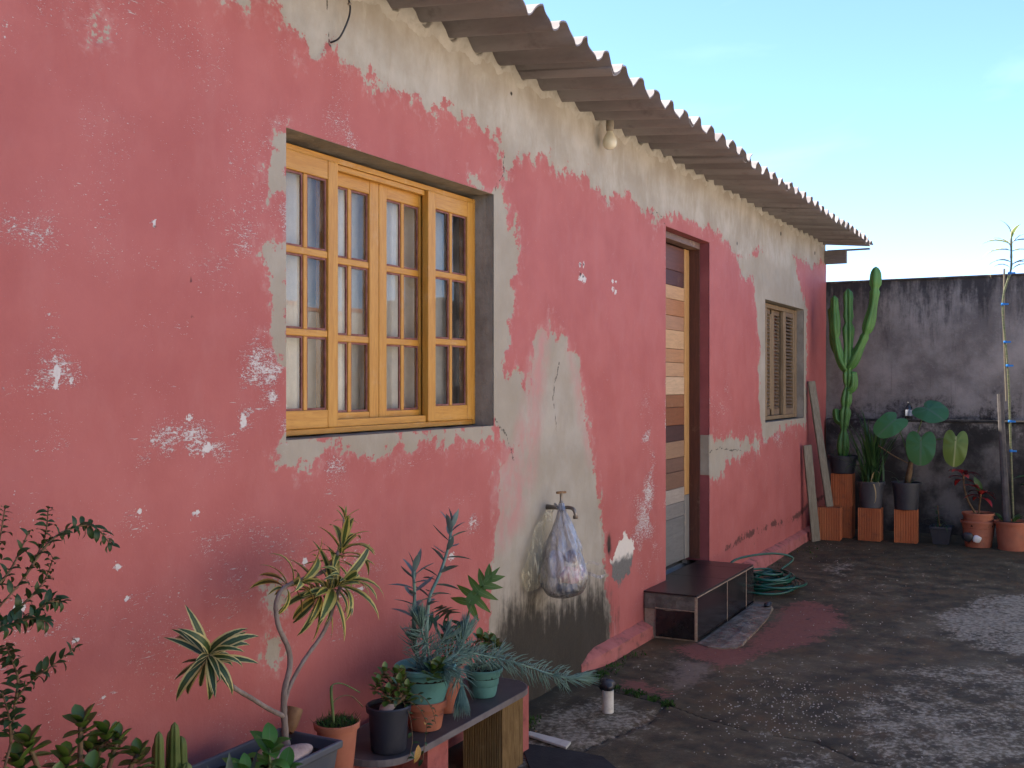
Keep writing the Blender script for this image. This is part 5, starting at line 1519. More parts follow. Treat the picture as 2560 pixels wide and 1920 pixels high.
grass(sq, (10.0, -1.13, 0.17), 12, 0.12, 0.30, (0.7, 2.2), 23, 0.04)

M_redleaf = leaf_mat('red_leaf', (0.36, 0.022, 0.022), (0.15, 0.014, 0.016), 0.35, edge=(0.035, 0.010, 0.014), edge_at=0.75, trans=0.2)
M_redleaf2 = leaf_mat('bright_red_leaf', (0.50, 0.045, 0.04), (0.42, 0.030, 0.03), 0.35, trans=0.2)
redl = leaf_mesh('leaf', oval(0.17), 0.9, 0.3, M_redleaf, 6)
redb = leaf_mesh('leaf', oval(0.19), 0.6, 0.3, M_redleaf2, 6)
cd_ = thing('potted_cordyline', (9.96, -1.43, GB), 'red-leaved plant in two nested terracotta plastic pots', 'potted plant')
pot(cd_, (9.96, -1.43, GB), 0.140, 0.105, 0.225, M_terra, 0.012, 0.022, 0.03, name='outer_pot', groove=1)
pot(cd_, (9.96, -1.43, GB + 0.07), 0.128, 0.10, 0.225, M_terra, 0.012, 0.022, 0.02, name='pot', groove=1)
c1_, c2_ = (9.90, -1.315, 0.675), (9.91, -1.455, 0.52)
MB().tube(catmull([(9.95, -1.42, 0.31), (9.93, -1.36, 0.42), (9.905, -1.325, 0.54), c1_], 5), [0.010] * 5 + [0.008] * 11, 7).build('stem', M_twig, cd_, smooth=True)
MB().tube(catmull([(9.955, -1.43, 0.31), (9.94, -1.44, 0.40), c2_], 5), 0.008, 7).build('stem', M_twig, cd_, smooth=True)
g = random.Random(41)
for cc_, n_ in ((c1_, 9), (c2_, 9)):
    for i in range(n_):
        a = i * 2.4 + g.uniform(-0.3, 0.3)
        el = g.uniform(-0.25, 0.7)
        L = g.uniform(0.13, 0.19)
        inst('leaf', redb if i in (1, 4) else redl, cd_, (cc_[0], cc_[1], cc_[2] - 0.010 * i + 0.02), (math.cos(a), math.sin(a), el), (0, 0, 1), (L, L, L))
inst('leaf', small, cd_, (c2_[0], c2_[1], c2_[2]), (-0.4, 0.3, 0.9), (-1, -0.3, 0), (0.15, 0.15, 0.15))
o = MB().blob((9.80, -1.43, GB + 0.085), (0.012, 0.035, 0.030), 12, 8, 4, 0.25).build('plastic_wad', M_whiteplastic, None, smooth=True, origin=(9.80, -1.43, GB + 0.06))
tag(o, 'small white plastic scrap stuck to the red plant\'s pot', 'scrap')
o = MB().blob((9.79, -1.36, GB + 0.10), (0.014, 0.045, 0.040), 12, 8, 6, 0.2).build('black_wad', M_blackplastic, None, smooth=True, origin=(9.79, -1.36, GB + 0.06))
tag(o, 'black plastic scrap at the left of the red plant\'s pot', 'scrap')

bp = thing('potted_tall_plant', (9.90, -1.70, GB), 'very tall thin plant tied to a stake with blue strips in a terracotta pot', 'potted plant')
pot(bp, (9.90, -1.70, GB), 0.140, 0.112, 0.245, M_terra, 0.014, 0.028, 0.02)
stem = catmull([(9.92, -1.705, 0.28), (9.91, -1.695, 0.6), (9.90, -1.685, 0.95), (9.90, -1.675, 1.3), (9.90, -1.662, 1.6), (9.90, -1.640, 1.85), (9.90, -1.625, 2.05), (9.90, -1.635, 2.22), (9.90, -1.685, 2.40), (9.90, -1.690, 2.52), (9.90, -1.688, 2.68)], 5)
MB().tube(stem, [0.0085 + 0.0015 * (i % 3 == 0) for i in range(len(stem))], 8).build('stem', mat('ringed_stem', (0.075, 0.10, 0.045), (0.16, 0.15, 0.09), 18, 0.6, 0.3, 0.3, 60, stretch=(1, 1, 4)), bp, smooth=True)
M_blue = mat('blue_ribbon', (0.01, 0.14, 0.42), (0.02, 0.20, 0.52), 9, 0.5, 0.4, 0)
for z in (2.38, 2.12, 1.80, 1.60, 1.13, 0.88):
    q = min(stem, key=lambda p: abs(p.z - z))
    mb = MB().lathe([(0.014, -0.010), (0.016, 0), (0.014, 0.010)], (q.x, q.y, z), 10)
    mb.box(q.x - 0.02, q.x - 0.014, q.y - 0.045, q.y - 0.01, z - 0.008, z + 0.006)
    mb.build('tie', M_blue, bp)
MB().tube([(9.955, -1.655, 0.26), (9.965, -1.625, 0.8), (9.97, -1.60, 1.36)], [0.032, 0.028, 0.026], 8).build('stake', mat('grey_stake', (0.075, 0.068, 0.066), (0.13, 0.115, 0.11), 12, 0.85, 0.2, 0.5, 40), bp)
MB().tube([(9.93, -1.65, 1.3), (9.92, -1.63, 1.9), (9.91, -1.635, 2.42)], 0.009, 6).build('cane', M_oldboard, bp)
M_cream = leaf_mat('cream_green_leaf', (0.13, 0.20, 0.07), (0.20, 0.26, 0.10), 0.45, edge=(0.45, 0.42, 0.22), edge_at=0.65, trans=0.3)
lance = leaf_mesh('leaf', oval(0.13), 0.9, 0.3, M_cream, 6)
lance_d = leaf_mesh('leaf', oval(0.075), 2.2, 0.3, M_straw, 7)
for i, (dy, dz, z, L) in enumerate(((0.9, 0.35, 2.62, 0.26), (-0.9, 0.2, 2.64, 0.22), (0.2, 1, 2.68, 0.20), (-0.3, 0.9, 2.66, 0.18), (-0.9, 0.1, 2.56, 0.24), (1.0, 0.05, 2.57, 0.28), (0.9, 0.25, 2.47, 0.20), (-0.8, 0.35, 2.45, 0.20), (0.5, 0.6, 2.60, 0.2), (-0.5, 0.7, 2.61, 0.2))):
    inst('leaf', lance, bp, (9.90, -1.688, z), (g.uniform(-0.5, 0.3), dy, dz), (0, 0, 1), (L, L, L))
for dy, z, L in ((0.9, 2.42, 0.26), (-0.7, 2.40, 0.30), (-1, 2.44, 0.25)):
    inst('dry_leaf', lance_d, bp, (9.90, -1.688, z), (-0.2, dy, 0.3), (0, 0, 1), (L, L, L))
for i in range(9):
    a = g.uniform(0, 6.3)
    inst('leaf', small, bp, (9.87 + 0.06 * math.cos(a), -1.66 + 0.07 * math.sin(a), 0.29), (math.cos(a), math.sin(a), 1.0), (0, 0, 1), (0.10, 0.08, 0.10))
rp_ = thing('potted_palm', (10.05, -2.02, GB), 'dark broad-leaved plant at the right edge beside the tall tied plant', 'potted plant')
pot(rp_, (10.05, -2.02, GB), 0.14, 0.11, 0.24, M_potdark, 0.014, 0.03, 0.02)
dark_l = leaf_mesh('leaf', oval(0.2), 0.7, 0.25, M_strap, 6)
for i in range(11):
    a = i * 2.4
    L = g.uniform(0.3, 0.42)
    o = inst('leaf', dark_l, rp_, (10.05, -2.02, 0.40 + 0.03 * i), (math.cos(a), math.sin(a), 0.5), (0, 0, 1), (L, L, L))
MB().tube([(10.05, -2.02, 0.25), (10.05, -2.02, 0.75)], 0.014, 8).build('stem', M_twig, rp_, smooth=True)

# bottle standing on the ledge
bt = thing('plastic_bottle', (10.655, -0.772, 1.113), 'small clear bottle with a dark cap standing on the wall ledge', 'bottle')
t = NT('clear_plastic'); t.n.remove(t.p)
tr = t.n.new('ShaderNodeBsdfTransparent'); tr.inputs[0].default_value = (0.75, 0.8, 0.85, 1)
gl = t.n.new('ShaderNodeBsdfGlossy'); gl.inputs['Roughness'].default_value = 0.08
ms = t.n.new('ShaderNodeMixShader'); fr = t.n.new('ShaderNodeFresnel'); fr.inputs[0].default_value = 1.6
t.link(fr.outputs[0], ms.inputs[0]); t.link(tr.outputs[0], ms.inputs[1]); t.link(gl.outputs[0], ms.inputs[2]); t.link(ms.outputs[0], t.out.inputs[0])
MB().lathe([(0.028, 0), (0.031, 0.004), (0.031, 0.10), (0.022, 0.122), (0.012, 0.132), (0.012, 0.140)], (10.655, -0.772, 1.113), 18).build('body', t.m, bt, smooth=True)
MB().lathe([(0.0315, 0.03), (0.032, 0.032), (0.032, 0.085), (0.0315, 0.087)], (10.655, -0.772, 1.113), 18).build('label_band', mat('paper_label', (0.22, 0.23, 0.26), (0.12, 0.14, 0.19), 30, 0.6), bt, smooth=True)
MB().lathe([(0.014, 0.138), (0.015, 0.14), (0.015, 0.158), (0.013, 0.16)], (10.655, -0.772, 1.113), 14).build('cap', M_blackplastic, bt, smooth=True)

# ================================================================== plant shelf by the wall
M_shelf = mat('dark_shelf_board', (0.040, 0.034, 0.034), (0.065, 0.057, 0.056), 6, 0.6, 0.4, 0.2, 40, dirt=(0.10, 0.085, 0.075), dirt_amt=0.5)
M_shelfedge = mat('shelf_edge_strip', (0.10, 0.085, 0.088), (0.16, 0.14, 0.14), 12, 0.6, 0.4, 0.2)
def rounded(x0, x1, y0, y1, r, n=8):
    P_ = []
    for cx_, cy_, a0 in ((x1 - r, y0 + r, -90), (x1 - r, y1 - r, 0), (x0 + r, y1 - r, 90), (x0 + r, y0 + r, 180)):
        for k in range(n + 1):
            a = R(a0 + 90 * k / n)
            P_.append((cx_ + r * math.cos(a), cy_ + r * math.sin(a)))
    return P_
SHZ = 0.28
sh = thing('plant_shelf', (3.17, -0.2, 0), 'low dark board with rounded ends carrying the row of small pots', 'shelf')
MB().prism(rounded(2.684, 3.696, -0.341, -0.049, 0.12), SHZ - 0.018, SHZ).build('board', M_shelf, sh, bevel=0.002)
rim_ = rounded(2.680, 3.700, -0.345, -0.045, 0.124)
vs, fs = [], []
for (x, y), (xi, yi) in zip(rim_, rounded(2.6845, 3.6955, -0.3405, -0.0495, 0.12)):
    vs += [(x, y, SHZ - 0.020), (x, y, SHZ + 0.0015), (xi, yi, SHZ + 0.0015), (xi, yi, SHZ - 0.020)]
n = len(rim_)
for i in range(n):
    j = (i + 1) % n
    for k in range(4):
        fs.append((i * 4 + k, j * 4 + k, j * 4 + (k + 1) % 4, i * 4 + (k + 1) % 4))
MB().add(vs, fs).build('edge_strip', M_shelfedge, sh)
M_ribbed = wood('ribbed_brown_block', (0.13, 0.075, 0.025), (0.24, 0.15, 0.06), (0.06, 0.03, 0.012), 'z', 0.75, 0.12, 12)
mb = block_mesh(0.165, 0.165, SHZ - 0.021, 0.0035, 16)
mb.v = [(x + 3.503, y - 0.252, z) for x, y, z in mb.v]
o = mb.build('shelf_support', M_ribbed, None, origin=(3.503, -0.252, 0))
tag(o, 'brown ribbed upright block holding up the right end of the plant shelf', 'block')
M_pinkbrick = mat('painted_brick', (0.30, 0.085, 0.075), (0.38, 0.12, 0.105), 10, 0.85, 0.2, 0.5, 30, 0.01, dirt=(0.12, 0.05, 0.045), dirt_amt=0.6)
o = rough_box(3.62, 3.72, -0.29, -0.10, -0.02, SHZ - 0.0215, 0.004, 31, 25).build('brick_pier', M_pinkbrick, None, origin=(3.67, -0.195, 0))
tag(o, 'pink painted brick just behind the ribbed block under the shelf', 'brick')
o = rough_box(2.97, 3.10, -0.30, -0.11, -0.02, SHZ - 0.0215, 0.004, 33, 25).build('brick_pier', M_pinkbrick, None, origin=(3.03, -0.2, 0))
tag(o, 'reddish brick pier under the middle of the plant shelf', 'brick')
# second, slightly lower bench to the left
bn = thing('plant_bench', (1.8, -0.3, 0), 'plain plank bench under the plants at the left', 'bench')
MB().box(0.7, 2.662, -0.56, -0.04, 0.222, 0.25).build('plank', M_oldboard, bn, bevel=0.003)
for x in (0.9, 1.75, 2.52):
    MB().box(x - 0.07, x + 0.07, -0.5, -0.1, -0.02, 0.2215).build('pier', M_pinkbrick, bn, bevel=0.004)

# ------------------------------------------------------------------ variegated dracaena in the long planter
M_vari = leaf_mat('variegated_leaf', (0.028, 0.060, 0.020), (0.045, 0.085, 0.026), 0.42, edge=(0.50, 0.43, 0.17), edge_at=0.60, vein=(0.07, 0.11, 0.03), trans=0.2)
M_variy = leaf_mat('yellow_variegated_leaf', (0.07, 0.115, 0.028), (0.10, 0.15, 0.035), 0.42, edge=(0.56, 0.48, 0.13), edge_at=0.48, vein=(0.10, 0.14, 0.04), trans=0.3)
vl = [leaf_mesh('leaf', oval(0.080), d, 0.30, m, 8, tw_) for d, m, tw_ in ((1.0, M_vari, 0.2), (1.5, M_vari, -0.3), (0.5, M_vari, 0.1))]
vly = [leaf_mesh('leaf', oval(0.092), d, 0.30, m, 8, tw_) for d, m, tw_ in ((1.0, M_variy, 0.2), (1.5, M_variy, -0.3), (0.5, M_variy, 0.1))]
dr = thing('potted_dracaena', (2.235, -0.255, 0.25), 'variegated yellow-edged dracaena with bent bare stems in a slate-grey rectangular planter', 'potted plant')
def trough(parent, x0, x1, y0, y1, z0, z1, m, taper=0.03, rim=0.012):
    def ring(e, z):
        return [(x0 + e, y0 + e, z), (x1 - e, y0 + e, z), (x1 - e, y1 - e, z), (x0 + e, y1 - e, z)]
    rs = [ring(taper, z0), ring(0.010, z1 - 0.022), ring(0, z1 - 0.0215), ring(0, z1), ring(rim, z1), ring(rim + 0.006, z1 - 0.07)]
    vs = [p for r in rs for p in r]
    fs = [(3, 2, 1, 0)] + [(k * 4 + i, k * 4 + (i + 1) % 4, k * 4 + 4 + (i + 1) % 4, k * 4 + 4 + i) for k in range(5) for i in range(4)] + [(20, 21, 22, 23)]
    MB().add(vs, fs).build('planter', m, parent, bevel=0.007, segs=3)
    q = [(x0 + 0.017, y0 + 0.017), (x1 - 0.017, y1 - 0.017)]
    mb = MB()
    nx, ny = 18, 12
    g = random.Random(2)
    vs = [(q[0][0] + (q[1][0] - q[0][0]) * i / nx, q[0][1] + (q[1][1] - q[0][1]) * j / ny, z1 - 0.035 + g.uniform(-0.006, 0.006)) for j in range(ny + 1) for i in range(nx + 1)]
    fs = [(j * (nx + 1) + i, j * (nx + 1) + i + 1, (j + 1) * (nx + 1) + i + 1, (j + 1) * (nx + 1) + i) for j in range(ny) for i in range(nx)]
    mb.add(vs, fs).build('soil', M_soil, parent, smooth=False)
trough(dr, 2.05, 2.42, -0.372, -0.138, 0.251, 0.442, M_slate)
trunk = [(2.32, -0.25, 0.395), (2.318, -0.25, 0.435), (2.314, -0.25, 0.488), (2.31, -0.25, 0.541), (2.312, -0.25, 0.592), (2.335, -0.25, 0.651), (2.329, -0.25, 0.704), (2.29, -0.25, 0.77), (2.277, -0.25, 0.817), (2.28, -0.25, 0.848), (2.309, -0.25, 0.878), (2.385, -0.25, 0.889), (2.49, -0.25, 0.897), (2.551, -0.25, 0.938), (2.578, -0.25, 0.997), (2.585, -0.25, 1.038)]
tp_ = catmull(trunk, 4)
def rr(n, a, b):
    g = random.Random(n)
    return [(a + (b - a) * (i / (n - 1)) ** 0.7) * (1 + 0.07 * math.sin(i * 2.7) + g.uniform(-0.03, 0.03)) for i in range(n)]
ra = rr(len(tp_), 0.0112, 0.0045)
ra[0:6] = [0.024, 0.021, 0.018, 0.016, 0.0145, 0.0130]
MB().tube(tp_, ra, 12).build('trunk', M_bark, dr, smooth=True)
brR = [(2.312, -0.25, 0.553), (2.336, -0.25, 0.599), (2.396, -0.25, 0.656), (2.465, -0.27, 0.73), (2.48, -0.3, 0.825), (2.488, -0.31, 0.858)]
brL = [(2.31, -0.25, 0.521), (2.249, -0.25, 0.557), (2.153, -0.27, 0.616), (2.062, -0.29, 0.672), (1.973, -0.32, 0.744), (1.928, -0.34, 0.785)]
for b_, r0 in ((brR, 0.0066), (brL, 0.0075)):
    q = catmull(b_, 5)
    MB().tube(q, rr(len(q), r0, 0.0055), 10).build('branch', M_bark, dr, smooth=True)
def rosette(parent, c, axis, n, L0, L1, kinds, seed, spread=(0.15, 1.5), back=0.05, sub='leaf', wid=1.0, jit=0.12):
    """leaves spiralling round the axis: inner ones along it, outer ones swept out"""
    g = random.Random(seed)
    ax = Vector(axis).normalized()
    u = ax.orthogonal().normalized()
    v = ax.cross(u)
    for i in range(n):
        s = (i + 0.5) / n
        a = i * 2.39996 + g.uniform(-2, 2) * jit
        el = spread[0] + (spread[1] - spread[0]) * s ** 0.8 + g.uniform(-jit, jit)
        rad = u * math.cos(a) + v * math.sin(a)
        d = ax * math.cos(el) + rad * math.sin(el)
        L = (L0 + (L1 - L0) * math.sin(math.pi * min(1, 0.25 + s * 0.6))) * g.uniform(0.9 - jit, 1.1 + jit * 0.3)
        p_ = Vector(c) - ax * back * s
        up = ax * math.sin(el) - rad * math.cos(el) + Vector((0, 0, 0.6))
        inst(sub, g.choice(kinds), parent, p_, d, up, (L, L * wid, L))
rosette(dr, (1.925, -0.342, 0.790), (-0.45, -0.55, 0.35), 36, 0.06, 0.132, vl, 3, (0.35, 2.2), 0.080, jit=0.32)
rosette(dr, (2.490, -0.315, 0.868), (0.25, -0.65, 0.40), 48, 0.08, 0.165, vly + vl[:1], 5, (0.35, 2.2), 0.09, jit=0.30)
rosette(dr, (2.560, -0.262, 0.962), (0.20, -0.15, 0.9), 22, 0.07, 0.145, vly, 7, (0.5, 2.1), 0.06, jit=0.35)
rosette(dr, (2.586, -0.252, 1.040), (0.15, -0.05, 1.0), 8, 0.03, 0.060, vly, 9, (0.2, 1.1), 0.02)
rosette(dr, (2.375, -0.262, 0.885), (0.55, -0.5, 0.25), 16, 0.07, 0.145, vly, 11, (0.4, 1.9), 0.06, jit=0.35)
# dried husk of an old cut stem
hk = MB()
q = catmull([(2.372, -0.215, 0.452), (2.392, -0.208, 0.478), (2.412, -0.205, 0.508)], 4)
hk.tube(q, [0.012, 0.015, 0.019, 0.021, 0.022, 0.023, 0.0235, 0.0235, 0.024], 14, False)
hk.tube(list(reversed(q)), [0.020, 0.020, 0.019, 0.018, 0.017, 0.015, 0.012, 0.010, 0.008], 14, False)
hk.build('dry_husk', mat('dry_husk', (0.13, 0.065, 0.03), (0.24, 0.14, 0.075), 14, 0.85, 0.2, 0.5, 40, dirt=(0.09, 0.05, 0.03)), dr, smooth=True)
M_stone = mat('pinkish_stone', (0.26, 0.19, 0.17), (0.40, 0.31, 0.28), 18, 0.85, 0.2, 0.6, 50, 0.008, dirt=(0.14, 0.09, 0.09))
o = MB().blob((2.255, -0.318, 0.440), (0.080, 0.040, 0.024), 22, 12, 12, 0.12, 2.2).build('stone', M_stone, None, smooth=True, origin=(2.255, -0.318, 0.418))
tag(o, 'flat pinkish stone lying in the slate-grey planter', 'stone')
o = MB().blob((2.245, -0.245, 0.428), (0.040, 0.030, 0.024), 16, 10, 15, 0.2, 2.0).build('stone', mat('tan_stone', (0.24, 0.17, 0.10), (0.33, 0.25, 0.16), 10, 0.85, 0.2, 0.4), None, smooth=True, origin=(2.245, -0.245, 0.406))
tag(o, 'tan rounded stone behind the dracaena trunk', 'stone')

# ------------------------------------------------------------------ plants at the lower left
M_mint = leaf_mat('fresh_green_leaf', (0.050, 0.165, 0.022), (0.080, 0.215, 0.030), 0.5, vein=(0.08, 0.17, 0.05), trans=0.25)
mint = leaf_mesh('leaf', oval(0.28), 0.9, 0.22, M_mint, 7)
mn = thing('potted_herb', (2.035, -0.43, 0.25), 'fresh green broad-leaved herb in front of the slate-grey planter', 'potted plant')
pot(mn, (2.035, -0.43, 0.251), 0.060, 0.045, 0.12, M_potdark, 0.008, 0.015, 0.015, n=20)
for st, tips in ((((2.035, -0.43, 0.35), (2.05, -0.425, 0.45), (2.065, -0.41, 0.535)), 0), (((2.03, -0.43, 0.35), (2.09, -0.44, 0.42), (2.10, -0.43, 0.47)), 1), (((2.03, -0.43, 0.35), (1.99, -0.42, 0.43), (1.975, -0.41, 0.50)), 2)):
    MB().tube(catmull(st, 4), 0.004, 6).build('stem', M_greenstem, mn, smooth=True)
    rosette(mn, st[-1], (0.05, -0.2, 1), 12, 0.035, 0.078, [mint], 20 + tips, (0.3, 1.7), 0.07)

t = NT('ribbed_cactus_skin')
M_cc = t.base(t.mix(t.step(t.noise(9, 6), 0.3, 0.7), (0.055, 0.085, 0.018), (0.12, 0.15, 0.035)), 0.55, 0.3)
M_cactus_keep = M_cactus
M_cactus = M_cc
cc2 = thing('potted_cluster_cactus', (1.83, -0.31, 0.25), 'clump of short ribbed cactus columns at the bottom left', 'cactus')
pot(cc2, (1.83, -0.31, 0.251), 0.075, 0.058, 0.15, M_terra, 0.010, 0.02, 0.02, n=24)
for x, y, z, r in ((1.798, -0.31, 0.635, 0.0135), (1.815, -0.285, 0.605, 0.0125), (1.842, -0.315, 0.645, 0.0140), (1.872, -0.305, 0.602, 0.0155), (1.850, -0.345, 0.552, 0.0140), (1.800, -0.340, 0.535, 0.0130), (1.862, -0.280, 0.615, 0.011), (1.885, -0.335, 0.52, 0.012)):
    cactus_arm(cc2, [(x * 0.5 + 1.83 * 0.5, y * 0.5 - 0.155, 0.375), (x, y, 0.45), (x, y, (z + 0.45) / 2), (x, y, z)], r, 6, (), 24, 0.8, 'column', 0.25)
M_cactus = M_cactus_keep
M_agave = leaf_mat('grey_green_leaf', (0.075, 0.115, 0.085), (0.105, 0.15, 0.115), 0.55, trans=0.05)
agl = leaf_mesh('leaf', lambda t_: 0.14 * (1 - t_) ** 0.8 * (0.8 + 0.6 * t_) + 0.001, -0.3, 0.5, M_agave, 6)
ag = thing('potted_agave', (1.915, -0.42, 0.25), 'grey-green agave tips beside the clump cactus', 'potted plant')
pot(ag, (1.915, -0.42, 0.251), 0.062, 0.050, 0.12, M_terra, 0.008, 0.018, 0.015, n=24)
rosette(ag, (1.915, -0.42, 0.385), (0, 0, 1), 16, 0.12, 0.185, [agl], 33, (0.15, 1.2), 0.03)

M_jade = leaf_mat('jade_leaf', (0.060, 0.120, 0.018), (0.100, 0.165, 0.028), 0.35, trans=0.05, edge=(0.10, 0.09, 0.03), edge_at=0.85)
jade = leaf_mesh('leaf', lambda t_: 0.30 * math.sin(math.pi * min(1, 0.06 + 0.94 * t_ ** 1.25)) ** 0.7 + 0.02, 0.35, 0.28, M_jade, 6, thick=0.08)
def jade_bush(parent, base, tips, seed, L=0.036, mm=None):
    g = random.Random(seed)
    for i, tp2 in enumerate(tips):
        b_ = Vector(base) + Vector((g.uniform(-0.015, 0.015), g.uniform(-0.015, 0.015), 0))
        mid = (b_ + Vector(tp2)) / 2 + Vector((g.uniform(-0.02, 0.02), g.uniform(-0.02, 0.02), 0))
        MB().tube(catmull([b_, mid, tp2], 4), 0.0055, 7).build('stem', M_twig, parent, smooth=True)
        rosette(parent, tp2, (g.uniform(-0.3, 0.3), g.uniform(-0.3, 0.3), 1), 11, L * 0.8, L * 1.15, [mm or jade], seed + i, (0.25, 1.75), 0.035)
jd = thing('potted_jade', (1.50, -0.37, 0.25), 'jade plant with fleshy rounded leaves at the bottom left', 'potted plant')
pot(jd, (1.50, -0.37, 0.251), 0.10, 0.075, 0.19, M_terra, 0.012, 0.022, 0.02)
jade_bush(jd, (1.50, -0.37, 0.42), [(1.395, -0.35, 0.700), (1.420, -0.345, 0.730), (1.360, -0.37, 0.660), (1.500, -0.36, 0.675), (1.545, -0.35, 0.735), (1.570, -0.35, 0.670), (1.642, -0.35, 0.672), (1.60, -0.36, 0.695), (1.46, -0.38, 0.640), (1.535, -0.39, 0.640), (1.69, -0.36, 0.625)], 50, 0.040)

M_shrub = leaf_mat('shrub_leaf', (0.022, 0.055, 0.016), (0.045, 0.085, 0.022), 0.42, vein=(0.05, 0.09, 0.03), trans=0.2)
shl = [leaf_mesh('leaf', oval(0.20), d, 0.28, M_shrub, 6) for d in (0.5, 1.1)]
sb = thing('leafy_shrub', (1.30, -0.40, 0.25), 'dark small-leaved shrub reaching into view at the left edge', 'shrub')
pot(sb, (1.30, -0.40, 0.251), 0.10, 0.08, 0.18, M_potdark, 0.012, 0.02, 0.02)
S = [
 [(1.28, -0.40, 0.42), (1.22, -0.39, 0.70), (1.30, -0.37, 0.96), (1.40, -0.36, 1.06), (1.455, -0.35, 1.13), (1.465, -0.35, 1.19)],
 [(1.40, -0.36, 1.06), (1.46, -0.355, 1.12), (1.517, -0.35, 1.143), (1.576, -0.35, 1.142), (1.622, -0.35, 1.098)],
 [(1.30, -0.37, 0.96), (1.40, -0.36, 1.01), (1.455, -0.35, 1.045), (1.475, -0.35, 1.085)],
 [(1.28, -0.40, 0.42), (1.20, -0.39, 0.80), (1.31, -0.37, 1.05), (1.350, -0.355, 1.14), (1.366, -0.35, 1.20)],
 [(1.30, -0.37, 0.96), (1.40, -0.37, 0.985), (1.45, -0.37, 1.005), (1.48, -0.37, 1.0)],
 [(1.32, -0.37, 1.05), (1.37, -0.36, 1.08), (1.42, -0.35, 1.15)],
 [(1.28, -0.40, 0.42), (1.31, -0.38, 0.60), (1.372, -0.36, 0.743), (1.388, -0.35, 0.812), (1.425, -0.35, 0.850), (1.473, -0.35, 0.868), (1.535, -0.35, 0.895)],
 [(1.388, -0.35, 0.812), (1.395, -0.35, 0.86), (1.380, -0.35, 0.905), (1.368, -0.35, 0.932)],
 [(1.372, -0.36, 0.743), (1.36, -0.37, 0.80), (1.345, -0.37, 0.85)],
 [(1.33, -0.38, 0.98), (1.36, -0.38, 0.98), (1.40, -0.39, 0.985), (1.43, -0.39, 0.97)],
]
g = random.Random(77)
for si, s in enumerate(S):
    q = catmull(s, 6)
    MB().tube(q, [0.0034 - 0.0022 * i / len(q) for i in range(len(q))], 6).build('branch', M_twig, sb, smooth=True)
    st = 13 if si in (0, 3, 6) else 2
    k = 0
    for i in range(st, len(q)):
        d0 = (q[min(i + 1, len(q) - 1)] - q[i - 1]).normalized()
        for sgn in (-1, 1):
            side = d0.cross(Vector((0.47, -0.88, 0.1))).normalized() if k % 2 else d0.cross(Vector((0.2, 0.3, 0.9))).normalized()
            dd = d0 * 0.45 + side * sgn + Vector((g.uniform(-0.3, 0.3), g.uniform(-0.3, 0.3), g.uniform(-0.35, 0.2)))
            L = g.uniform(0.022, 0.036) * (0.75 if i > len(q) - 5 else 1)
            inst('leaf', g.choice(shl), sb, q[i], dd, (g.uniform(-0.5, 0.2), g.uniform(-0.8, 0), 1), (L, L, L))
        k += 1

# ------------------------------------------------------------------ pot with a bare twig
tg = thing('potted_twig', (2.588, -0.22, 0.25), 'tapered terracotta pot with a bare green twig beside the slate-grey planter', 'potted plant')
pot(tg, (2.588, -0.22, 0.251), 0.066, 0.046, 0.175, M_terra, 0.009, 0.020, 0.014, n=28)
MB().tube(catmull([(2.575, -0.22, 0.40), (2.566, -0.22, 0.47), (2.560, -0.22, 0.53), (2.580, -0.22, 0.540), (2.625, -0.22, 0.527), (2.69, -0.23, 0.487)], 5), [0.0048] * 12 + [0.0022] * 14, 7).build('twig', M_greenstem, tg, smooth=True)
MB().tube(catmull([(2.565, -0.22, 0.485), (2.60, -0.225, 0.497), (2.65, -0.23, 0.485), (2.70, -0.235, 0.44)], 4), 0.002, 6).build('twig', M_twig, tg, smooth=True)
mb = MB()
g = random.Random(8)
for _ in range(420):
    a, r = g.uniform(0, 6.3), 0.060 * math.sqrt(g.uniform(0, 1))
    x, y, z = 2.588 + r * math.cos(a), -0.22 + r * math.sin(a), 0.410
    a2, h_ = g.uniform(0, 6.3), g.uniform(0.012, 0.032)
    dx, dy = math.cos(a2), math.sin(a2)
    mb.add([(x - dy * 0.0025, y + dx * 0.0025, z), (x + dy * 0.0025, y - dx * 0.0025, z), (x + dx * h_, y + dy * h_, z + h_)], [(0, 1, 2)])
mb.build('moss_cover', M_moss, tg)['kind'] = 'stuff'

# ------------------------------------------------------------------ pots on the shelf
z0 = SHZ + 0.002
bk = thing('potted_round_leaf_plant', (2.800, -0.262, z0), 'small round-leaved succulent in a dark blue-black pot at the left end of the shelf', 'potted plant')
M_navy = mat('navy_plastic', (0.014, 0.016, 0.026), (0.022, 0.025, 0.038), 7, 0.5, 0.4, 0.1, 40, dirt=(0.05, 0.05, 0.055), dirt_amt=0.4)
pot(bk, (2.800, -0.262, z0), 0.068, 0.056, 0.145, M_navy, 0.009, 0.022, 0.012)
jade_bush(bk, (2.80, -0.262, z0 + 0.13), [(2.77, -0.28, 0.475), (2.80, -0.30, 0.500), (2.83, -0.27, 0.520), (2.80, -0.245, 0.530), (2.845, -0.30, 0.475), (2.865, -0.27, 0.505), (2.76, -0.25, 0.505), (2.83, -0.31, 0.455)], 90, 0.030)
MB().blob((2.775, -0.275, z0 + 0.142), (0.030, 0.025, 0.012), 12, 7, 3, 0.2).build('pebble', M_stone, bk, smooth=True)
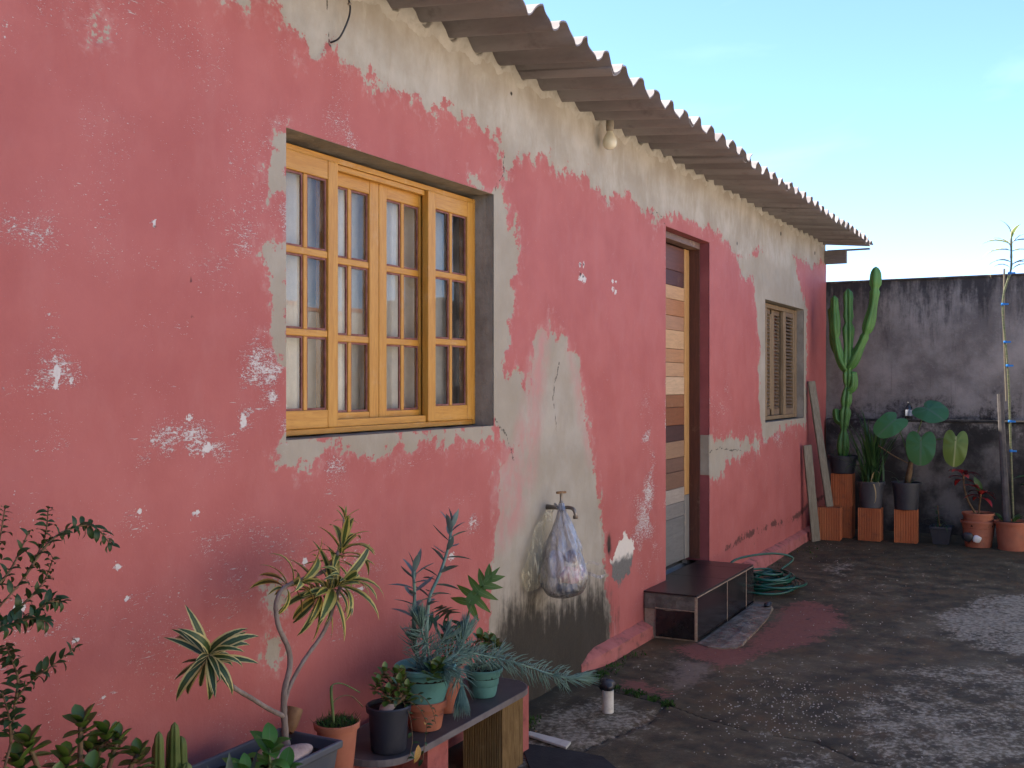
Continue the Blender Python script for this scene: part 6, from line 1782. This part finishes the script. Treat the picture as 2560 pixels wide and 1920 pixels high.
for pts_, n_ in (([(2.80, -0.28, 0.44), (2.765, -0.31, 0.455), (2.72, -0.32, 0.475), (2.68, -0.315, 0.495)], 9), ([(2.83, -0.30, 0.44), (2.85, -0.345, 0.41), (2.86, -0.365, 0.36), (2.845, -0.37, 0.31), (2.83, -0.37, 0.25)], 11), ([(2.82, -0.30, 0.44), (2.79, -0.35, 0.40), (2.765, -0.375, 0.33), (2.72, -0.385, 0.29)], 8), ([(2.84, -0.29, 0.45), (2.885, -0.33, 0.44), (2.90, -0.36, 0.40), (2.905, -0.372, 0.35)], 9)):
    q = catmull(pts_, 5)
    MB().tube(q, 0.0013, 5).build('runner', M_twig, bk, smooth=True)
    g = random.Random(n_)
    for i in range(n_):
        p_ = q[int((len(q) - 1) * (i + 0.5) / n_)]
        L = g.uniform(0.016, 0.026)
        inst('leaf', g.choice(shl), bk, p_, (g.uniform(-1, 1), g.uniform(-1, 0.4), g.uniform(-0.8, 0.5)), (0, -0.4, 1), (L, L * 1.3, L))
dl = leaf_mesh('dry_leaf', oval(0.18), 0.8, 0.3, mat('orange_dry_leaf', (0.36, 0.19, 0.045), (0.44, 0.27, 0.09), 14, 0.7, 0.2, 0.1), 6)
inst('dry_leaf', dl, bk, (2.80, -0.375, 0.315), (-0.5, -0.2, -0.9), (-0.4, -0.8, 0.3), (0.06, 0.06, 0.06))
inst('dry_leaf', dl, bk, (2.845, -0.365, 0.37), (-0.4, -0.5, 0.2), (-0.4, -0.8, 0.6), (0.028, 0.03, 0.028))

tp1 = thing('terracotta_pot', (3.040, -0.245, z0), 'squat terracotta pot on the shelf with the larger teal pot set inside it', 'pot')
MB().lathe([(0.054, 0), (0.056, 0.004), (0.064, 0.05), (0.062, 0.052), (0.067, 0.070), (0.073, 0.072), (0.075, 0.094), (0.072, 0.097), (0.066, 0.094), (0.060, 0.05), (0.052, 0.01)], (3.040, -0.245, z0), 32).build('pot_body', M_terra, tp1, autosmooth=35)
M_bluelf = leaf_mat('blue_grey_leaf', (0.120, 0.180, 0.175), (0.170, 0.235, 0.225), 0.5, trans=0.05)
M_needle = mat('blue_green_needle', (0.095, 0.180, 0.150), (0.165, 0.260, 0.210), 14, 0.5, 0.3, 0)
bl = [leaf_mesh('leaf', oval(0.125), d, 0.35, M_bluelf, 6) for d in (-0.3, 0.25)]
def needles(pts, n, L, seed, head=0.0, tilt=(0.7, 1.3), r=0.0013):
    """fine cylindrical leaves set round a stem"""
    g = random.Random(seed)
    q = catmull(pts, 8)
    mb = MB()
    mb.tube(q, 0.0032, 6)
    for i in range(n):
        s = g.random()
        if g.random() < head:
            s = 1 - 0.15 * g.random() ** 1.5
        p_ = q[min(len(q) - 1, int(s * (len(q) - 1)))]
        j = min(len(q) - 2, int(s * (len(q) - 1)))
        d0 = (q[j + 1] - q[j]).normalized()
        u = d0.orthogonal().normalized()
        v = d0.cross(u)
        a = g.uniform(0, 6.3)
        el = g.uniform(*tilt) * (0.45 if s > 0.84 else 1)
        rad = u * math.cos(a) + v * math.sin(a)
        d = (d0 * math.cos(el) + rad * math.sin(el)).normalized()
        l = L * g.uniform(0.7, 1.15)
        e = d0 * 0.35 * l + Vector((0, 0, -0.12 * l))
        pts_ = [p_, p_ + d * l * 0.35, p_ + d * l * 0.7 + e * 0.35, p_ + d * l + e * 0.9]
        mb.tube(pts_, [r, r * 1.15, r, r * 0.3], 4, False)
    return mb
ks = thing('potted_blue_succulent', (3.040, -0.245, z0 + 0.075), 'tall blue-grey succulent with needle-leaved tufts in a teal pot', 'potted plant')
pz = z0 + 0.075
MB().lathe([(0.050, -0.06), (0.054, -0.058), (0.066, 0.02), (0.090, 0.10), (0.098, 0.118), (0.104, 0.120), (0.106, 0.134), (0.102, 0.138), (0.096, 0.134), (0.086, 0.10)], (3.040, -0.245, pz), 36).build('pot', M_teal, ks, autosmooth=35)
MB().lathe([(0.090, 0.095), (0.0915, 0.108), (0.05, 0.114), (0.01, 0.116)], (3.040, -0.245, pz), 20).build('soil', M_soil, ks, smooth=True)
st1 = [(3.03, -0.24, pz + 0.10), (3.07, -0.23, 0.60), (3.095, -0.22, 0.662), (3.112, -0.22, 0.715), (3.175, -0.22, 0.779), (3.225, -0.22, 0.853), (3.247, -0.22, 0.908), (3.256, -0.22, 0.935)]
st2 = [(3.02, -0.24, pz + 0.10), (3.012, -0.22, 0.60), (3.009, -0.22, 0.678), (3.014, -0.22, 0.732), (3.009, -0.22, 0.788), (3.012, -0.22, 0.815)]
g = random.Random(15)
for s, n_ in ((st1, 28), (st2, 20)):
    q = catmull(s, 6)
    MB().tube(q, [0.0075 - 0.003 * i / len(q) for i in range(len(q))], 8).build('stem', M_needle, ks, smooth=True)
    for i in range(n_):
        s_ = 0.18 + 0.82 * (i / (n_ - 1)) ** 0.85
        j = min(len(q) - 2, int(s_ * (len(q) - 1)))
        d0 = (q[j + 1] - q[j]).normalized()
        u = d0.orthogonal().normalized(); v = d0.cross(u)
        a = i * 2.39996
        el = 1.25 if s_ < 0.75 else 1.25 - 0.95 * (s_ - 0.75) / 0.25
        rad = u * math.cos(a) + v * math.sin(a)
        d = d0 * math.cos(el) + rad * math.sin(el)
        L = g.uniform(0.070, 0.098)
        inst('leaf', g.choice(bl), ks, q[j], d, d0 + Vector((0, 0, 0.3)), (L, L, L))
for pts_, n_, hd, sd in (([(3.03, -0.26, pz + 0.11), (2.99, -0.29, 0.56), (2.945, -0.30, 0.61), (2.925, -0.30, 0.665)], 150, 0.55, 1), ([(3.06, -0.26, pz + 0.11), (3.12, -0.29, 0.50), (3.18, -0.30, 0.52), (3.215, -0.30, 0.57)], 170, 0.6, 2), ([(3.05, -0.28, pz + 0.115), (3.09, -0.315, 0.48), (3.11, -0.34, 0.45), (3.095, -0.355, 0.40)], 170, 0.6, 3), ([(3.01, -0.26, pz + 0.11), (2.99, -0.24, 0.55), (2.96, -0.25, 0.60)], 90, 0.3, 4), ([(3.05, -0.27, pz + 0.11), (3.03, -0.31, 0.50), (3.02, -0.33, 0.50)], 80, 0.4, 6), ([(3.07, -0.24, pz + 0.11), (3.13, -0.24, 0.53), (3.16, -0.25, 0.56)], 80, 0.4, 8)):
    o = needles(pts_, int(n_ * 1.5), 0.062, sd, hd).build('needle_tuft', M_needle, ks, smooth=True)
    o['kind'] = 'stuff'
jade_bush(ks, (3.0, -0.30, pz + 0.11), [(2.965, -0.325, 0.505), (2.985, -0.335, 0.520)], 130, 0.036)

tt = thing('potted_split_leaf', (3.235, -0.215, z0), 'tall slim terracotta pot with a deeply cut philodendron leaf', 'potted plant')
pot(tt, (3.235, -0.215, z0), 0.052, 0.043, 0.165, M_terra, 0.006, 0.012, 0.015, n=26)
def split(a):
    a = (a + math.pi) % (2 * math.pi) - math.pi
    k = abs(a) / math.pi
    env = 1.0 - 0.42 * k ** 1.5
    lob = 1 - abs(((abs(a) * 11.0 / (2 * math.pi)) % 1.0) * 2 - 1) if True else 0
    lob = 1 - lob
    notch = 0.22 if k > 0.94 else 1
    return max(0.10, (0.30 + 0.62 * lob) * env * notch)
M_phil = leaf_mat('bright_green_leaf', (0.075, 0.155, 0.022), (0.10, 0.19, 0.03), 0.4, vein=(0.15, 0.22, 0.06), trans=0.3)
def pinnate_leaf(name, m, pairs=5):
    vs, fs, uv = [], [], []
    def lobe(p, d, L, w, z):
        o = len(vs)
        n_ = Vector((-d.y, d.x, 0))
        for i in range(6):
            t_ = i / 5
            ww = w * (1 - t_ ** 2.2) * (0.75 + 0.9 * t_ * (1 - t_)) + 0.001
            c_ = p + d * L * t_ + Vector((0.10 * L * t_ * t_, 0, z - 0.30 * L * t_ * t_))
            for k in (-1, 0, 1):
                vs.append(c_ + n_ * ww * k + Vector((0, 0, 0.012 * abs(k))))
                uv.append((0.5 + 0.5 * k, t_))
        for i in range(5):
            for k in (0, 1):
                a_ = o + i * 3 + k
                fs.append((a_, a_ + 1, a_ + 4, a_ + 3))
    for i in range(pairs):
        s_ = i / (pairs - 1)
        x_ = -0.10 + 0.72 * s_
        L = (0.62 - 0.22 * s_) * (0.85 if i == 0 else 1)
        an_ = R(118 - 78 * s_)
        for sg in (-1, 1):
            lobe(Vector((x_, 0, 0)), Vector((math.cos(an_), sg * math.sin(an_), 0)), L, 0.105, 0.002 * i)
    lobe(Vector((0.5, 0, 0)), Vector((1, 0, 0)), 0.52, 0.085, 0.014)
    lobe(Vector((-0.12, 0, 0)), Vector((1, 0, 0)), 0.80, 0.17, 0.016)
    me = bpy.data.meshes.new(name)
    me.from_pydata([tuple(v_) for v_ in vs], [], fs)
    l_ = me.uv_layers.new(name='UVMap')
    for lp_ in me.loops:
        l_.data[lp_.index].uv = uv[lp_.vertex_index]
    me.polygons.foreach_set('use_smooth', [True] * len(me.polygons))
    me.materials.append(m)
    return me
phl = pinnate_leaf('leaf', M_phil)
M_phil_d = leaf_mat('dark_split_leaf', (0.022, 0.055, 0.018), (0.035, 0.075, 0.022), 0.4, trans=0.15)
phd = pinnate_leaf('leaf', M_phil_d)
inst('leaf', phl, tt, (3.372, -0.235, 0.655), (0.52, -0.42, 0.70), (-0.75, -0.45, 0.45), (0.150, 0.150, 0.150))
inst('leaf', phd, tt, (3.285, -0.235, 0.575), (-0.3, -0.2, -0.9), (-0.8, -0.5, 0.2), (0.075, 0.075, 0.075))
inst('leaf', phd, tt, (3.36, -0.14, 0.60), (0.3, 0.6, 0.1), (-0.5, -0.5, 0.6), (0.085, 0.085, 0.085))
inst('leaf', phd, tt, (3.22, -0.16, 0.60), (-0.4, 0.5, 0.2), (-0.5, -0.5, 0.6), (0.08, 0.08, 0.08))
for b_, sg in (((3.372, -0.235, 0.655), (0.02, 0, 0)), ((3.285, -0.235, 0.575), (0, 0, 0.05)), ((3.36, -0.14, 0.60), (0, 0, 0.03)), ((3.22, -0.16, 0.60), (0, 0, 0.03))):
    stalk(tt, (3.24, -0.215, z0 + 0.14), b_, sg, 0.0035, M_greenstem)
rosette(tt, (3.30, -0.17, 0.54), (0.1, 0, 1), 22, 0.04, 0.07, shl, 61, (0.3, 1.8), 0.10)
rosette(tt, (3.35, -0.20, 0.50), (0.3, 0, 1), 18, 0.04, 0.06, shl, 63, (0.3, 1.8), 0.08)

tb = thing('potted_trailing_succulent', (3.455, -0.235, z0), 'teal bowl at the right end of the shelf with a long needle-leaved shoot trailing out', 'potted plant')
pot(tb, (3.455, -0.235, z0), 0.070, 0.047, 0.105, M_teal, 0.009, 0.016, 0.02, groove=1)
o = needles([(3.20, -0.275, 0.478), (3.26, -0.285, 0.488), (3.37, -0.33, 0.452), (3.466, -0.38, 0.415), (3.569, -0.43, 0.367), (3.679, -0.48, 0.323), (3.749, -0.51, 0.313)], 430, 0.058, 5, 0.16, (0.9, 1.35)).build('trailing_shoot', M_needle, tb, smooth=True)
o['kind'] = 'stuff'
for i, pts_ in enumerate(([(3.44, -0.24, z0 + 0.08), (3.42, -0.25, 0.42), (3.40, -0.26, 0.45)], [(3.46, -0.25, z0 + 0.08), (3.47, -0.27, 0.42), (3.49, -0.28, 0.44)], [(3.43, -0.22, z0 + 0.08), (3.40, -0.21, 0.43), (3.38, -0.22, 0.47)])):
    needles(pts_, 45, 0.05, 30 + i, 0.3).build('needle_tuft', M_needle, tb, smooth=True)['kind'] = 'stuff'
jade_bush(tb, (3.47, -0.22, z0 + 0.085), [(3.56, -0.19, 0.455), (3.60, -0.20, 0.440), (3.52, -0.18, 0.475), (3.63, -0.19, 0.415), (3.50, -0.21, 0.44)], 170, 0.038)
MB().blob((3.575, -0.19, 0.489), (0.004, 0.004, 0.006), 8, 6).build('bud', M_cream, tb, smooth=True)
